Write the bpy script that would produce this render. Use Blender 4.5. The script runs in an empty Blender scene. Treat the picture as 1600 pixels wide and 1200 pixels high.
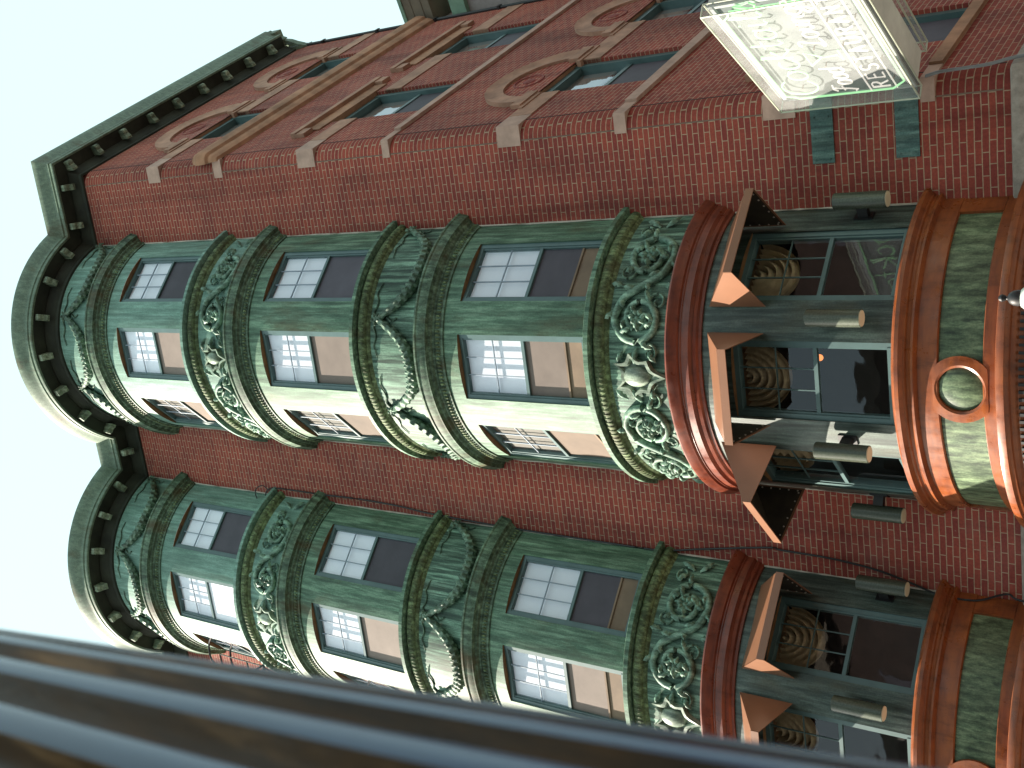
import bpy, math, random
from mathutils import Vector, Matrix
R = math.radians
PI = math.pi
random.seed(7)
scene = bpy.context.scene
COL = scene.collection

# ------------------------------------------------------------------ camera
# the photographer held the camera on its side: world up points to the left of the picture
CAM = Vector((0.0955, -11.0, 1.6))
RT = Vector((0.96110276, 0.27305313, 0.04151484))
UP = Vector((0.13017093, -0.58039913, 0.80386092))
FW = Vector((-0.24359191, 0.76718892, 0.59336678))
cd = bpy.data.cameras.new('camera')
cam = bpy.data.objects.new('camera', cd)
COL.objects.link(cam)
mx, my, mz = -UP, RT, -FW
cam.matrix_world = Matrix(((mx.x, my.x, mz.x, CAM.x), (mx.y, my.y, mz.y, CAM.y), (mx.z, my.z, mz.z, CAM.z), (0, 0, 0, 1)))
cd.sensor_fit = 'HORIZONTAL'
cd.sensor_width = 36.0
cd.lens = 36.0 * 1779.2 / 1600.0
cd.clip_start = 0.05
cd.clip_end = 2000.0
cd.dof.use_dof = True
cd.dof.focus_distance = 15.0
cd.dof.aperture_fstop = 11.0
scene.camera = cam

# ------------------------------------------------------------------ sky, sun, exposure
SUN_AZ, SUN_EL = 71.0, 38.0          # degrees to the left of the facade's normal, height
sdir = Vector((-math.sin(R(SUN_AZ)) * math.cos(R(SUN_EL)), -math.cos(R(SUN_AZ)) * math.cos(R(SUN_EL)), math.sin(R(SUN_EL))))
w = bpy.data.worlds.new('World')
scene.world = w
w.use_nodes = True
nt = w.node_tree
bgn = nt.nodes['Background']
sky = nt.nodes.new('ShaderNodeTexSky')
sky.sky_type = 'NISHITA'
sky.sun_disc = False
sky.sun_elevation = R(SUN_EL)
sky.sun_rotation = math.atan2(sdir.x, sdir.y)
sky.air_density = 1.0
sky.dust_density = 4.0
sky.ozone_density = 1.0
mixn = nt.nodes.new('ShaderNodeMix')
mixn.data_type = 'RGBA'
mixn.inputs[0].default_value = 0.55
nt.links.new(sky.outputs[0], mixn.inputs[6])
mixn.inputs[7].default_value = (8.7, 11.5, 11.1, 1)      # thin bright cloud veil
nt.links.new(mixn.outputs[2], bgn.inputs[0])
bgn.inputs[1].default_value = 0.055
sl = bpy.data.lights.new('sun', 'SUN')
sl.energy = 5.0
sl.angle = R(0.5)
sl.color = (1.0, 0.90, 0.77)
so = bpy.data.objects.new('sun', sl)
COL.objects.link(so)
so.location = (-20, -10, 30)
so.rotation_euler = sdir.to_track_quat('Z', 'Y').to_euler()
scene.view_settings.view_transform = 'Standard'
scene.view_settings.look = 'None'
scene.view_settings.exposure = 1.58
scene.view_settings.gamma = 1.0

# ------------------------------------------------------------------ materials
def new_mat(name, rough=0.6, metal=0.0, spec=0.5):
    m = bpy.data.materials.new(name)
    m.use_nodes = True
    b = m.node_tree.nodes['Principled BSDF']
    b.inputs['Roughness'].default_value = rough
    b.inputs['Metallic'].default_value = metal
    b.inputs['Specular IOR Level'].default_value = spec
    return m, m.node_tree, b

def ramp(nt, fac, stops):
    r = nt.nodes.new('ShaderNodeValToRGB')
    e = r.color_ramp.elements
    e[0].position, e[0].color = stops[0][0], (*stops[0][1], 1)
    e[1].position, e[1].color = stops[-1][0], (*stops[-1][1], 1)
    for p, c in stops[1:-1]:
        n = e.new(p); n.color = (*c, 1)
    nt.links.new(fac, r.inputs[0])
    return r.outputs[0]

def noise(nt, scale, detail=5.0, stretch=(1, 1, 1), rough=0.6, coord='Object'):
    tc = nt.nodes.new('ShaderNodeTexCoord')
    mp = nt.nodes.new('ShaderNodeMapping')
    mp.inputs['Scale'].default_value = stretch
    n = nt.nodes.new('ShaderNodeTexNoise')
    n.inputs['Scale'].default_value = scale
    n.inputs['Detail'].default_value = detail
    n.inputs['Roughness'].default_value = rough
    oi = nt.nodes.new('ShaderNodeObjectInfo')
    va = nt.nodes.new('ShaderNodeVectorMath'); va.operation = 'ADD'
    nt.links.new(tc.outputs[coord], va.inputs[0]); nt.links.new(oi.outputs['Location'], va.inputs[1])
    nt.links.new(va.outputs[0], mp.inputs[0])
    nt.links.new(mp.outputs[0], n.inputs[0])
    return n.outputs[0]

def mix(nt, fac, a, b, mode='MIX'):
    m = nt.nodes.new('ShaderNodeMix')
    m.data_type = 'RGBA'; m.blend_type = mode
    for s, v in ((0, fac), (6, a), (7, b)):
        if isinstance(v, (int, float)): m.inputs[s].default_value = v
        elif isinstance(v, tuple): m.inputs[s].default_value = (*v, 1)
        else: nt.links.new(v, m.inputs[s])
    return m.outputs[2]

def bump(nt, b, h, strength, dist=0.01):
    n = nt.nodes.new('ShaderNodeBump')
    n.inputs['Strength'].default_value = strength
    n.inputs['Distance'].default_value = dist
    nt.links.new(h, n.inputs['Height'])
    nt.links.new(n.outputs[0], b.inputs['Normal'])

def plain(name, c, rough=0.6, var=0.25, scale=6.0, stretch=(1, 1, 1), metal=0.0, spec=0.5, bmp=0.0, rnd=0.0):
    m, nt, b = new_mat(name, rough, metal, spec)
    f = noise(nt, scale, 6, stretch)
    lo = tuple(x * (1 - var) for x in c); hi = tuple(min(1, x * (1 + var)) for x in c)
    c_ = ramp(nt, f, [(0.32, lo), (0.68, hi)])
    if rnd:                                   # every blind faded a little differently
        oi = nt.nodes.new('ShaderNodeObjectInfo')
        c_ = mix(nt, 1.0, c_, ramp(nt, oi.outputs['Random'], [(0.0, (1 - rnd,) * 3), (1.0, (1 + rnd * .6,) * 3)]), 'MULTIPLY')
    nt.links.new(c_, b.inputs['Base Color'])
    if bmp: bump(nt, b, f, bmp)
    return m

def brick_mat(name):
    m, nt, b = new_mat(name, 0.85, 0, 0.25)
    uv = nt.nodes.new('ShaderNodeUVMap')
    bt = nt.nodes.new('ShaderNodeTexBrick')
    bt.offset = 0.5; bt.offset_frequency = 2; bt.squash = 1.0
    bt.inputs['Scale'].default_value = 1.0
    bt.inputs['Brick Width'].default_value = 0.212
    bt.inputs['Row Height'].default_value = 0.0657
    bt.inputs['Mortar Size'].default_value = 0.005
    bt.inputs['Mortar Smooth'].default_value = 0.15
    bt.inputs['Bias'].default_value = -0.1
    bt.inputs['Color1'].default_value = (0.31, 0.067, 0.046, 1)
    bt.inputs['Color2'].default_value = (0.215, 0.043, 0.036, 1)
    bt.inputs['Mortar'].default_value = (0.42, 0.30, 0.205, 1)
    # slightly wandering courses
    wob = nt.nodes.new('ShaderNodeTexNoise'); wob.inputs['Scale'].default_value = 1.7; wob.inputs['Detail'].default_value = 3
    nt.links.new(uv.outputs[0], wob.inputs[0])
    vm = nt.nodes.new('ShaderNodeVectorMath'); vm.operation = 'MULTIPLY_ADD'
    nt.links.new(wob.outputs['Color'], vm.inputs[0]); vm.inputs[1].default_value = (0.016, 0.016, 0); nt.links.new(uv.outputs[0], vm.inputs[2])
    nt.links.new(vm.outputs[0], bt.inputs['Vector'])
    big = noise(nt, 0.9, 6, (1, 1, 0.5))
    sm = noise(nt, 40, 4)
    c = mix(nt, 1.0, bt.outputs[0], ramp(nt, big, [(0.3, (0.72, 0.72, 0.76)), (0.5, (1, 1, 1)), (0.72, (1.22, 1.1, 1.05))]), 'MULTIPLY')
    c = mix(nt, 1.0, c, ramp(nt, sm, [(0.3, (0.8, 0.8, 0.8)), (0.7, (1.15, 1.15, 1.15))]), 'MULTIPLY')
    soot = noise(nt, 1.1, 6, (1.6, 1.6, 0.16), 0.65)
    c = mix(nt, 1.0, c, ramp(nt, soot, [(0.34, (0.62, 0.60, 0.60)), (0.5, (1, 1, 1)), (0.68, (1.16, 1.12, 1.08))]), 'MULTIPLY')
    efl = noise(nt, 0.7, 5, (1, 1, 0.8))
    c = mix(nt, ramp(nt, efl, [(0.58, (0, 0, 0)), (0.75, (0.16, 0.16, 0.16))]), c, (0.42, 0.30, 0.27))
    spots = noise(nt, 9, 3, (1, 1, 1))
    c = mix(nt, ramp(nt, spots, [(0.70, (0, 0, 0)), (0.76, (0.35, 0.35, 0.35))]), c, (0.34, 0.25, 0.22))
    nt.links.new(c, b.inputs['Base Color'])
    inv = nt.nodes.new('ShaderNodeMath'); inv.operation = 'SUBTRACT'; inv.inputs[0].default_value = 1.0
    nt.links.new(bt.outputs['Fac'], inv.inputs[1])
    ad = nt.nodes.new('ShaderNodeMath'); ad.operation = 'MULTIPLY_ADD'; ad.inputs[1].default_value = 0.4
    nt.links.new(sm, ad.inputs[0]); nt.links.new(inv.outputs[0], ad.inputs[2])
    bump(nt, b, ad.outputs[0], 0.6, 0.006)
    return m

def patina(name, dark, mid, light, brown=0.35, rough=0.62, streak=0.55, k=1.0):
    """weathered green copper with vertical run-off streaks"""
    m, nt, b = new_mat(name, rough, 0.0, 0.4)
    st = noise(nt, 6.0, 8, (3.0, 3.0, streak * .55), 0.72)
    c = ramp(nt, st, [(0.34, dark), (0.47, mid), (0.58, light), (0.72, tuple(min(1, x * 1.4) for x in light))])
    bl = noise(nt, 1.3, 6, (1, 1, 0.5))
    c = mix(nt, 1.0, c, ramp(nt, bl, [(0.32, (0.55, 0.6, 0.56)), (0.52, (1, 1, 1)), (0.72, (1.25, 1.22, 1.22))]), 'MULTIPLY')
    dr = noise(nt, 5.0, 4, (4.0, 4.0, 0.12), 0.5)          # long pale and dark runs
    c = mix(nt, 1.0, c, ramp(nt, dr, [(0.36, (0.62, 0.64, 0.62)), (0.5, (1, 1, 1)), (0.64, (1.3, 1.33, 1.3))]), 'MULTIPLY')
    if k < 1: c = mix(nt, k, mid, c)
    br = noise(nt, 2.3, 5, (1, 1, 0.35))
    c = mix(nt, ramp(nt, br, [(0.55, (0, 0, 0)), (0.72, (brown, brown, brown))]), c, (0.075, 0.06, 0.022))
    fine = noise(nt, 60, 3)
    c = mix(nt, 1.0, c, ramp(nt, fine, [(0.35, (0.8, 0.8, 0.8)), (0.65, (1.12, 1.12, 1.12))]), 'MULTIPLY')
    nt.links.new(c, b.inputs['Base Color'])
    bump(nt, b, st, 0.25, 0.01)
    return m

def lacquer(name, c1, c2):
    m, nt, b = new_mat(name, 0.28, 0.0, 0.5)
    f = noise(nt, 3.0, 6, (1, 1, 5.0))
    c = ramp(nt, f, [(0.32, c2), (0.68, c1)])
    gr = noise(nt, 6.0, 7, (1.5, 1.5, 0.5), 0.7)
    c = mix(nt, 1.0, c, ramp(nt, gr, [(0.32, (0.6, 0.56, 0.54)), (0.48, (1, 1, 1)), (0.7, (1.15, 1.12, 1.1))]), 'MULTIPLY')
    nt.links.new(c, b.inputs['Base Color'])
    g = noise(nt, 5, 4)
    nt.links.new(ramp(nt, g, [(0.3, (0.22,) * 3), (0.7, (0.55,) * 3)]), b.inputs['Roughness'])
    bump(nt, b, f, 0.06, 0.01)
    return m

def glass_mat(name, refl=0.10, tint=(0.9, 0.93, 1.0)):
    m = bpy.data.materials.new(name); m.use_nodes = True
    nt = m.node_tree
    for n in list(nt.nodes): nt.nodes.remove(n)
    out = nt.nodes.new('ShaderNodeOutputMaterial')
    tr = nt.nodes.new('ShaderNodeBsdfTransparent'); tr.inputs[0].default_value = (0.96, 0.97, 0.97, 1)
    gl = nt.nodes.new('ShaderNodeBsdfGlossy'); gl.inputs['Roughness'].default_value = 0.02; gl.inputs[0].default_value = (*tint, 1)
    lw = nt.nodes.new('ShaderNodeLayerWeight'); lw.inputs[0].default_value = 0.5
    fr = nt.nodes.new('ShaderNodeMath'); fr.operation = 'POWER'; fr.inputs[1].default_value = 4.0
    nt.links.new(lw.outputs['Facing'], fr.inputs[0])
    ad = nt.nodes.new('ShaderNodeMath'); ad.operation = 'MULTIPLY_ADD'; ad.inputs[1].default_value = 0.9; ad.inputs[2].default_value = refl + .04
    ad.use_clamp = True
    nt.links.new(fr.outputs[0], ad.inputs[0])
    wv = noise(nt, 2.2, 2)
    bp = nt.nodes.new('ShaderNodeBump'); bp.inputs['Strength'].default_value = 0.12; bp.inputs['Distance'].default_value = 0.02
    nt.links.new(wv, bp.inputs['Height']); nt.links.new(bp.outputs[0], gl.inputs['Normal'])
    mx = nt.nodes.new('ShaderNodeMixShader')
    nt.links.new(ad.outputs[0], mx.inputs[0]); nt.links.new(tr.outputs[0], mx.inputs[1]); nt.links.new(gl.outputs[0], mx.inputs[2])
    nt.links.new(mx.outputs[0], out.inputs[0])
    return m

def emit(name, c, s):
    m, nt, b = new_mat(name, 0.3)
    b.inputs['Base Color'].default_value = (*c, 1)
    b.inputs['Emission Color'].default_value = (*c, 1)
    b.inputs['Emission Strength'].default_value = s
    return m

M = {}
M['brick'] = brick_mat('red_brick')
M['patina_top'] = patina('pale_copper_patina', (0.055, 0.12, 0.092), (0.135, 0.255, 0.205), (0.24, 0.40, 0.33), 0.35, k=.55)
M['patina_mid'] = patina('green_copper_patina', (0.030, 0.074, 0.046), (0.085, 0.167, 0.107), (0.18, 0.30, 0.205), 0.7, k=.8)
M['patina_streak'] = patina('streaked_copper_panel', (0.016, 0.04, 0.028), (0.052, 0.11, 0.076), (0.20, 0.34, 0.25), 0.5, .62, .3, k=.95)
M['patina_low'] = patina('dark_copper_patina', (0.022, 0.036, 0.032), (0.045, 0.066, 0.056), (0.085, 0.115, 0.10), 0.6, 0.45)
M['moulding'] = patina('stained_copper_moulding', (0.028, 0.055, 0.034), (0.07, 0.12, 0.075), (0.13, 0.21, 0.14), 1.0, 0.6, 2.0)
M['bead'] = patina('mossy_bead_moulding', (0.05, 0.062, 0.02), (0.085, 0.115, 0.05), (0.17, 0.23, 0.11), 0.8, 0.7, 3.0)
M['ornament'] = patina('copper_ornament', (0.05, 0.10, 0.07), (0.125, 0.225, 0.165), (0.22, 0.36, 0.27), 0.5, 0.55, 1.5)
M['garland'] = patina('dark_copper_garland', (0.03, 0.062, 0.04), (0.075, 0.135, 0.092), (0.15, 0.24, 0.17), 0.5, 0.55, 1.5)
M['shield'] = patina('worn_copper_shield', (0.12, 0.16, 0.12), (0.24, 0.30, 0.23), (0.33, 0.40, 0.32), 0.15, 0.35, 1.5)
M['fascia'] = patina('weathered_cornice_copper', (0.07, 0.105, 0.07), (0.13, 0.19, 0.135), (0.2, 0.27, 0.19), 1.0, 0.6, 1.6, k=.4)
M['soffit'] = plain('green_black_soffit', (0.022, 0.027, 0.017), 0.8, 0.5, 3.0)  # near-black green for soffit and bed mould
M['bracket'] = patina('bracket_copper', (0.09, 0.12, 0.08), (0.18, 0.23, 0.16), (0.27, 0.33, 0.24), 0.2, 0.6, 2.0)
M['orange'] = lacquer('orange_brown_varnish', (0.29, 0.080, 0.020), (0.17, 0.043, 0.015))
M['redbrown'] = lacquer('red_brown_varnish', (0.20, 0.045, 0.020), (0.105, 0.024, 0.014))
M['stone'] = plain('pinkish_brownstone', (0.45, 0.30, 0.235), 0.9, 0.2, 5.0, bmp=0.2)
M['tan_stone'] = plain('tan_brownstone', (0.38, 0.215, 0.145), 0.9, 0.28, 4.0, bmp=0.2)
M['rust_stone'] = plain('orange_stained_brownstone', (0.36, 0.19, 0.11), 0.9, 0.35, 3.0, (1, 1, 1), bmp=0.2)
M['teal'] = plain('teal_window_paint', (0.075, 0.135, 0.135), 0.45, 0.15, 4.0)
M['muntin'] = plain('blue_grey_muntin_paint', (0.24, 0.3, 0.36), 0.5, 0.1)
M['blind'] = plain('white_roller_blind', (0.88, 0.89, 0.98), 0.8, 0.05, 1.5, rnd=0.14)
M['screen'] = plain('grey_insect_screen', (0.085, 0.078, 0.098), 0.75, 0.15, 2.5, rnd=0.3)
M['tan_blind'] = plain('tan_lower_blind', (0.225, 0.18, 0.155), 0.8, 0.16, 2.0, rnd=0.3)
M['blind_grey'] = plain('reflection_grey_blind', (0.22, 0.205, 0.185), 0.8, 0.15, 2.0)  # tan-grey reflection in the panes, put into the blind's colour
M['shade_dim'] = plain('reflection_dimmed_blind', (0.115, 0.083, 0.06), 0.8, 0.2, 2.0, rnd=0.3)  # tan darkened to stand in for dim brick reflections in left-facing sashes
M['shade_tan'] = plain('tan_window_shade', (0.20, 0.14, 0.095), 0.8, 0.25, 2.0)
M['glass'] = glass_mat('window_glass', 0.05)
M['glass_dark'] = glass_mat('shopfront_glass', 0.0)
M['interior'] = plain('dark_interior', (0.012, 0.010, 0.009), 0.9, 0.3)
M['ceiling'] = plain('tan_interior_ceiling', (0.26, 0.16, 0.075), 0.8, 0.3)
M['curtain'] = plain('cream_gathered_valance', (0.46, 0.37, 0.23), 0.85, 0.2, 8.0)
M['headbrown'] = plain('brown_window_head', (0.15, 0.075, 0.025), 0.7, 0.4)
M['awning'] = plain('copper_brown_sheet_metal', (0.22, 0.10, 0.053), 0.36, 0.06, 3.0)
M['awning_in'] = plain('dark_awning_lining', (0.03, 0.024, 0.015), 0.7, 0.4)  # near-black inner faces of the awning sheets
M['rivet'] = plain('pale_rivet', (0.45, 0.4, 0.35), 0.4, 0.1)
M['lamp_body'] = patina('dark_lamp_metal', (0.035, 0.045, 0.03), (0.06, 0.07, 0.05), (0.11, 0.125, 0.09), 0.2, 0.25, 0.3, k=.35)
M['lens'] = plain('cream_lamp_lens', (0.75, 0.68, 0.48), 0.4, 0.05)
M['iron'] = plain('black_iron', (0.012, 0.012, 0.013), 0.5, 0.3)
M['conduit'] = plain('grey_conduit', (0.20, 0.215, 0.22), 0.5, 0.15)
M['plate'] = patina('blue_green_plate', (0.035, 0.075, 0.07), (0.06, 0.12, 0.11), (0.11, 0.18, 0.16), 0.2, 0.55, 1.0)
M['cabinet'] = plain('grey_sign_cabinet', (0.72, 0.71, 0.64), 0.5, 0.15, 3.0)
M['signback'] = plain('pale_sign_backing', (0.14, 0.158, 0.163), 0.5, 0.1, 1.5)
M['rim'] = plain('yellowed_plastic_edge', (0.5, 0.53, 0.42), 0.4, 0.08)
M['neon_green'] = emit('green_neon_tube', (0.36, 0.75, 0.36), 0.36)
M['neon_white'] = emit('warm_white_neon_tube', (0.8, 0.74, 0.66), 0.30)
M['mint'] = plain('mint_painted_wood', (0.2, 0.33, 0.24), 0.6, 0.15)
M['greywood'] = plain('grey_painted_wood', (0.30, 0.26, 0.25), 0.7, 0.2)
M['brownwood'] = plain('brown_weathered_cornice', (0.15, 0.12, 0.085), 0.7, 0.25, 3.0)
M['asphalt'] = plain('asphalt', (0.05, 0.05, 0.052), 0.9, 0.3, 8.0, bmp=0.2)
M['concrete'] = plain('pavement_concrete', (0.17, 0.165, 0.15), 0.9, 0.15, 3.0)
M['granite'] = plain('granite_base', (0.30, 0.26, 0.22), 0.85, 0.25, 14.0)
M['roof'] = plain('gravel_roof', (0.16, 0.155, 0.15), 0.9, 0.3, 6.0)
M['lantern'] = plain('pale_frosted_lantern', (0.62, 0.68, 0.6), 0.3, 0.08)

def cover_mat():
    m = bpy.data.materials.new('clear_plastic_cover'); m.use_nodes = True
    nt = m.node_tree
    for n in list(nt.nodes): nt.nodes.remove(n)
    out = nt.nodes.new('ShaderNodeOutputMaterial')
    tr = nt.nodes.new('ShaderNodeBsdfTransparent')
    b = nt.nodes.new('ShaderNodeBsdfPrincipled'); b.inputs['Base Color'].default_value = (0.55, 0.57, 0.56, 1); b.inputs['Roughness'].default_value = 0.15
    f = noise(nt, 3, 4)
    mx = nt.nodes.new('ShaderNodeMixShader')
    nt.links.new(ramp(nt, f, [(0.3, (0.16,) * 3), (0.7, (0.34,) * 3)]), mx.inputs[0])
    nt.links.new(tr.outputs[0], mx.inputs[1]); nt.links.new(b.outputs[0], mx.inputs[2]); nt.links.new(mx.outputs[0], out.inputs[0])
    return m
M['cover'] = cover_mat()

def post_mat():
    m, nt, b = new_mat('dark_bronze_post_paint', 0.33, 0.0, 0.18)
    f = noise(nt, 14, 7, (1, 1, 0.12), 0.7)
    g = noise(nt, 40, 5, (1, 1, 0.4))
    c = ramp(nt, f, [(0.35, (0.012, 0.010, 0.009)), (0.55, (0.11, 0.065, 0.028)), (0.66, (0.40, 0.25, 0.11))])  # bronze browns; the lightest tan paints in a warm sheen
    c = mix(nt, 1.0, c, ramp(nt, g, [(0.3, (0.7,) * 3), (0.7, (1.3,) * 3)]), 'MULTIPLY')
    nt.links.new(c, b.inputs['Base Color'])
    nt.links.new(ramp(nt, g, [(0.3, (0.22,) * 3), (0.7, (0.5,) * 3)]), b.inputs['Roughness'])
    bump(nt, b, g, 0.15, 0.004)
    return m
M['post'] = post_mat()
M['post_ridge'] = plain('blue_sheen_post_paint', (0.04, 0.085, 0.165), 0.24, 0.6, 9.0, (1, 1, .15), spec=.6, bmp=.1)  # sheen of blue sky on the ridges, painted in as base colour

# ------------------------------------------------------------------ mesh builder
class MB:
    def __init__(s): s.v = []; s.f = []; s.uv = {}
    def add(s, vs, fs):
        o = len(s.v); s.v += [tuple(x) for x in vs]; s.f += [tuple(i + o for i in f) for f in fs]
    def quad(s, a, b, c, d, uv=None):
        o = len(s.v); s.v += [tuple(a), tuple(b), tuple(c), tuple(d)]
        if uv: s.uv[len(s.f)] = uv
        s.f.append((o, o + 1, o + 2, o + 3))
    def poly(s, pts):
        o = len(s.v); s.v += [tuple(p) for p in pts]; s.f.append(tuple(range(o, o + len(pts))))
    def box(s, x0, x1, y0, y1, z0, z1, T=None):
        p = [(x0, y0, z0), (x1, y0, z0), (x1, y1, z0), (x0, y1, z0), (x0, y0, z1), (x1, y0, z1), (x1, y1, z1), (x0, y1, z1)]
        if T: p = [T(*q) for q in p]
        s.add(p, [(0, 3, 2, 1), (4, 5, 6, 7), (0, 1, 5, 4), (1, 2, 6, 5), (2, 3, 7, 6), (3, 0, 4, 7)])
    def grid(s, rows, closed=False):
        o = len(s.v); n = len(rows[0])
        for r in rows: s.v += [tuple(p) for p in r]
        for i in range(len(rows) - 1):
            for j in range(n if closed else n - 1):
                k = (j + 1) % n
                s.f.append((o + i * n + j, o + i * n + k, o + (i + 1) * n + k, o + (i + 1) * n + j))
    def tube(s, path, rad, seg=8, caps=True, ref=Vector((0, 0, 1)), shape=None):
        path = [Vector(p) for p in path]; n = len(path); rows = []
        for i, p in enumerate(path):
            t = (path[min(i + 1, n - 1)] - path[max(i - 1, 0)]).normalized()
            a = t.cross(ref)
            if a.length < 1e-3: a = t.cross(Vector((1, 0, 0)))
            a.normalize(); b = a.cross(t)
            r = rad(i / (n - 1)) if callable(rad) else rad
            row = []
            for j in range(seg):
                ph = 2 * PI * j / seg
                k = shape(i / (n - 1), ph) if shape else 1.0
                row.append(p + (a * math.cos(ph) + b * math.sin(ph)) * r * k)
            rows.append(row)
        s.grid(rows, True)
        if caps:
            s.poly(rows[0][::-1]); s.poly(rows[-1])
    def lathe(s, prof, cx=0, cy=0, seg=24, shape=None):
        rows = [[(cx + r * (shape(2 * PI * j / seg) if shape else 1) * math.cos(2 * PI * j / seg), cy + r * (shape(2 * PI * j / seg) if shape else 1) * math.sin(2 * PI * j / seg), z) for j in range(seg)] for r, z in prof]
        s.grid(rows, True)
        s.poly(rows[0][::-1]); s.poly(rows[-1])
    def ell(s, T, rx, ry, rz, nu=8, nv=5):
        """ellipsoid; T maps local (x,y,z) to space"""
        rows = []
        for i in range(nv + 1):
            a = -PI / 2 + PI * i / nv
            rows.append([T(rx * math.cos(a) * math.cos(2 * PI * j / nu), ry * math.cos(a) * math.sin(2 * PI * j / nu), rz * math.sin(a)) for j in range(nu)])
        s.grid(rows, True)
    def build(s, name, mat, parent=None, smooth=False, loc=(0, 0, 0), ang=35):
        me = bpy.data.meshes.new(name)
        me.from_pydata(s.v, [], s.f)
        if s.uv:
            ul = me.uv_layers.new(name='UVMap')
            for fi, uv in s.uv.items():
                pl = me.polygons[fi]
                for k, li in enumerate(pl.loop_indices): ul.data[li].uv = uv[k]
        me.materials.append(mat)
        me.update()
        if smooth:
            for p in me.polygons: p.use_smooth = True
            me.set_sharp_from_angle(angle=R(ang))
        o = bpy.data.objects.new(name, me)
        COL.objects.link(o)
        o.location = loc
        if parent: o.parent = parent
        return o

def tag(o, label=None, cat=None, group=None, kind=None):
    if label: o['label'] = label
    if cat: o['category'] = cat
    if group: o['group'] = group
    if kind: o['kind'] = kind
    return o

def empty(name, loc, rz=0.0):
    o = bpy.data.objects.new(name, None); COL.objects.link(o)
    o.empty_display_size = 0.2
    o.location = loc; o.rotation_euler = (0, 0, rz)
    return o

KIDS = {}
def copy_tree(o, parent=None):
    c = o.copy(); COL.objects.link(c)
    if parent: c.parent = parent
    for ch in list(o.children): copy_tree(ch, c)
    return c

def catmull(pts, n=8):
    pts = [Vector(p) for p in pts]; out = []
    for i in range(len(pts) - 1):
        p0 = pts[max(i - 1, 0)]; p1 = pts[i]; p2 = pts[i + 1]; p3 = pts[min(i + 2, len(pts) - 1)]
        for k in range(n):
            t = k / n
            out.append(0.5 * ((2 * p1) + (p2 - p0) * t + (2 * p0 - 5 * p1 + 4 * p2 - p3) * t * t + (3 * p1 - p0 - 3 * p2 + p3) * t ** 3))
    out.append(pts[-1])
    return out

# ------------------------------------------------------------------ layout constants
AL = R(71.6086)
SD = Vector((math.cos(AL), math.sin(AL), 0))          # along the side facade, away from the street
SN = Vector((math.sin(AL), -math.cos(AL), 0))         # its outward normal
V0 = Vector((-0.25, 0, 0))                            # the street corner
B1X, B2X = -2.90, -6.91                               # bay centres along the front
BR, BC = 1.598, 0.55                                  # bay radius, centre behind the wall
LEFT = -13.5
TOP = 18.5
SEND = 5.62                                           # depth of the side facade
def SP(s, off, z): return V0 + SD * s + SN * off + Vector((0, 0, z))

# ------------------------------------------------------------------ ground
g = MB(); g.quad((-300, -300, 0), (300, -300, 0), (300, 300, 0), (-300, 300, 0))
tag(g.build('street', M['asphalt']), kind='structure')
g = MB(); g.box(-40, 8, -4.2, 40, -0.1, 0.13)
tag(g.build('pavement', M['concrete']), kind='structure')

# ------------------------------------------------------------------ corner building
bld = empty('brick_building', (0, 0, 0))
tag(bld, 'red brick corner building with round green copper bays and heavy bracketed cornice', 'building')

# side openings: (s0, s1, z0, z1)
COLS = [(1.0, 2.08), (3.42, 4.48)]
ROWS = [(15.4, 16.66), (11.67, 13.42), (8.22, 9.88), (4.92, 6.5)]
HOLES = [(a, b, c, d) for (a, b) in COLS for (c, d) in ROWS]

def wallquads(mb, F, u0, u1, z0, z1, holes, uoff=0.0):
    us = sorted({u0, u1, *[h[0] for h in holes], *[h[1] for h in holes]})
    zs = sorted({z0, z1, *[h[2] for h in holes], *[h[3] for h in holes]})
    for i in range(len(us) - 1):
        for j in range(len(zs) - 1):
            a, b, c, d = us[i], us[i + 1], zs[j], zs[j + 1]
            if any(h[0] <= a and b <= h[1] and h[2] <= c and d <= h[3] for h in holes): continue
            mb.quad(F(a, c), F(b, c), F(b, d), F(a, d), uv=[(uoff + a, c), (uoff + b, c), (uoff + b, d), (uoff + a, d)])

wb = MB()
TN = 0.17       # bullnose tangent length
Z0 = 0.13
# front
wb.quad((LEFT, 0, Z0), (V0.x - TN, 0, Z0), (V0.x - TN, 0, TOP), (LEFT, 0, TOP), uv=[(LEFT, Z0), (V0.x - TN, Z0), (V0.x - TN, TOP), (LEFT, TOP)])
# rounded brick corner between the two faces
half = (PI - AL) / 2.0
rb = TN * math.tan(half)
bis = (Vector((-1, 0, 0)) + SD).normalized()
cc = V0 + bis * (TN / math.cos(half))
pts = []
a0 = math.atan2(-1, 0); a1 = math.atan2(SN.y, SN.x)
for k in range(9):
    a = a0 + (a1 - a0) * k / 8
    pts.append(Vector((cc.x + rb * math.cos(a), cc.y + rb * math.sin(a), 0)))
for k in range(8):
    p, q = pts[k], pts[k + 1]; u = 0.02 + 0.16 * k / 8; u2 = 0.02 + 0.16 * (k + 1) / 8
    wb.quad((p.x, p.y, Z0), (q.x, q.y, Z0), (q.x, q.y, TOP), (p.x, p.y, TOP), uv=[(u, Z0), (u2, Z0), (u2, TOP), (u, TOP)])
# side
wallquads(wb, lambda s, z: SP(s, 0, z), TN, SEND, Z0, TOP, HOLES, 0.07)
for (a, b, c, d) in HOLES:
    D = -0.09
    wb.quad(SP(a, 0, c), SP(a, D, c), SP(a, D, d), SP(a, 0, d), uv=[(0.03, c), (.2, c), (.2, d), (0.03, d)])
    wb.quad(SP(b, D, c), SP(b, 0, c), SP(b, 0, d), SP(b, D, d), uv=[(0.03, c), (.2, c), (.2, d), (0.03, d)])
    wb.quad(SP(a, 0, c), SP(b, 0, c), SP(b, D, c), SP(a, D, c), uv=[(a, 0), (b, 0), (b, .2), (a, .2)])
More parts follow.
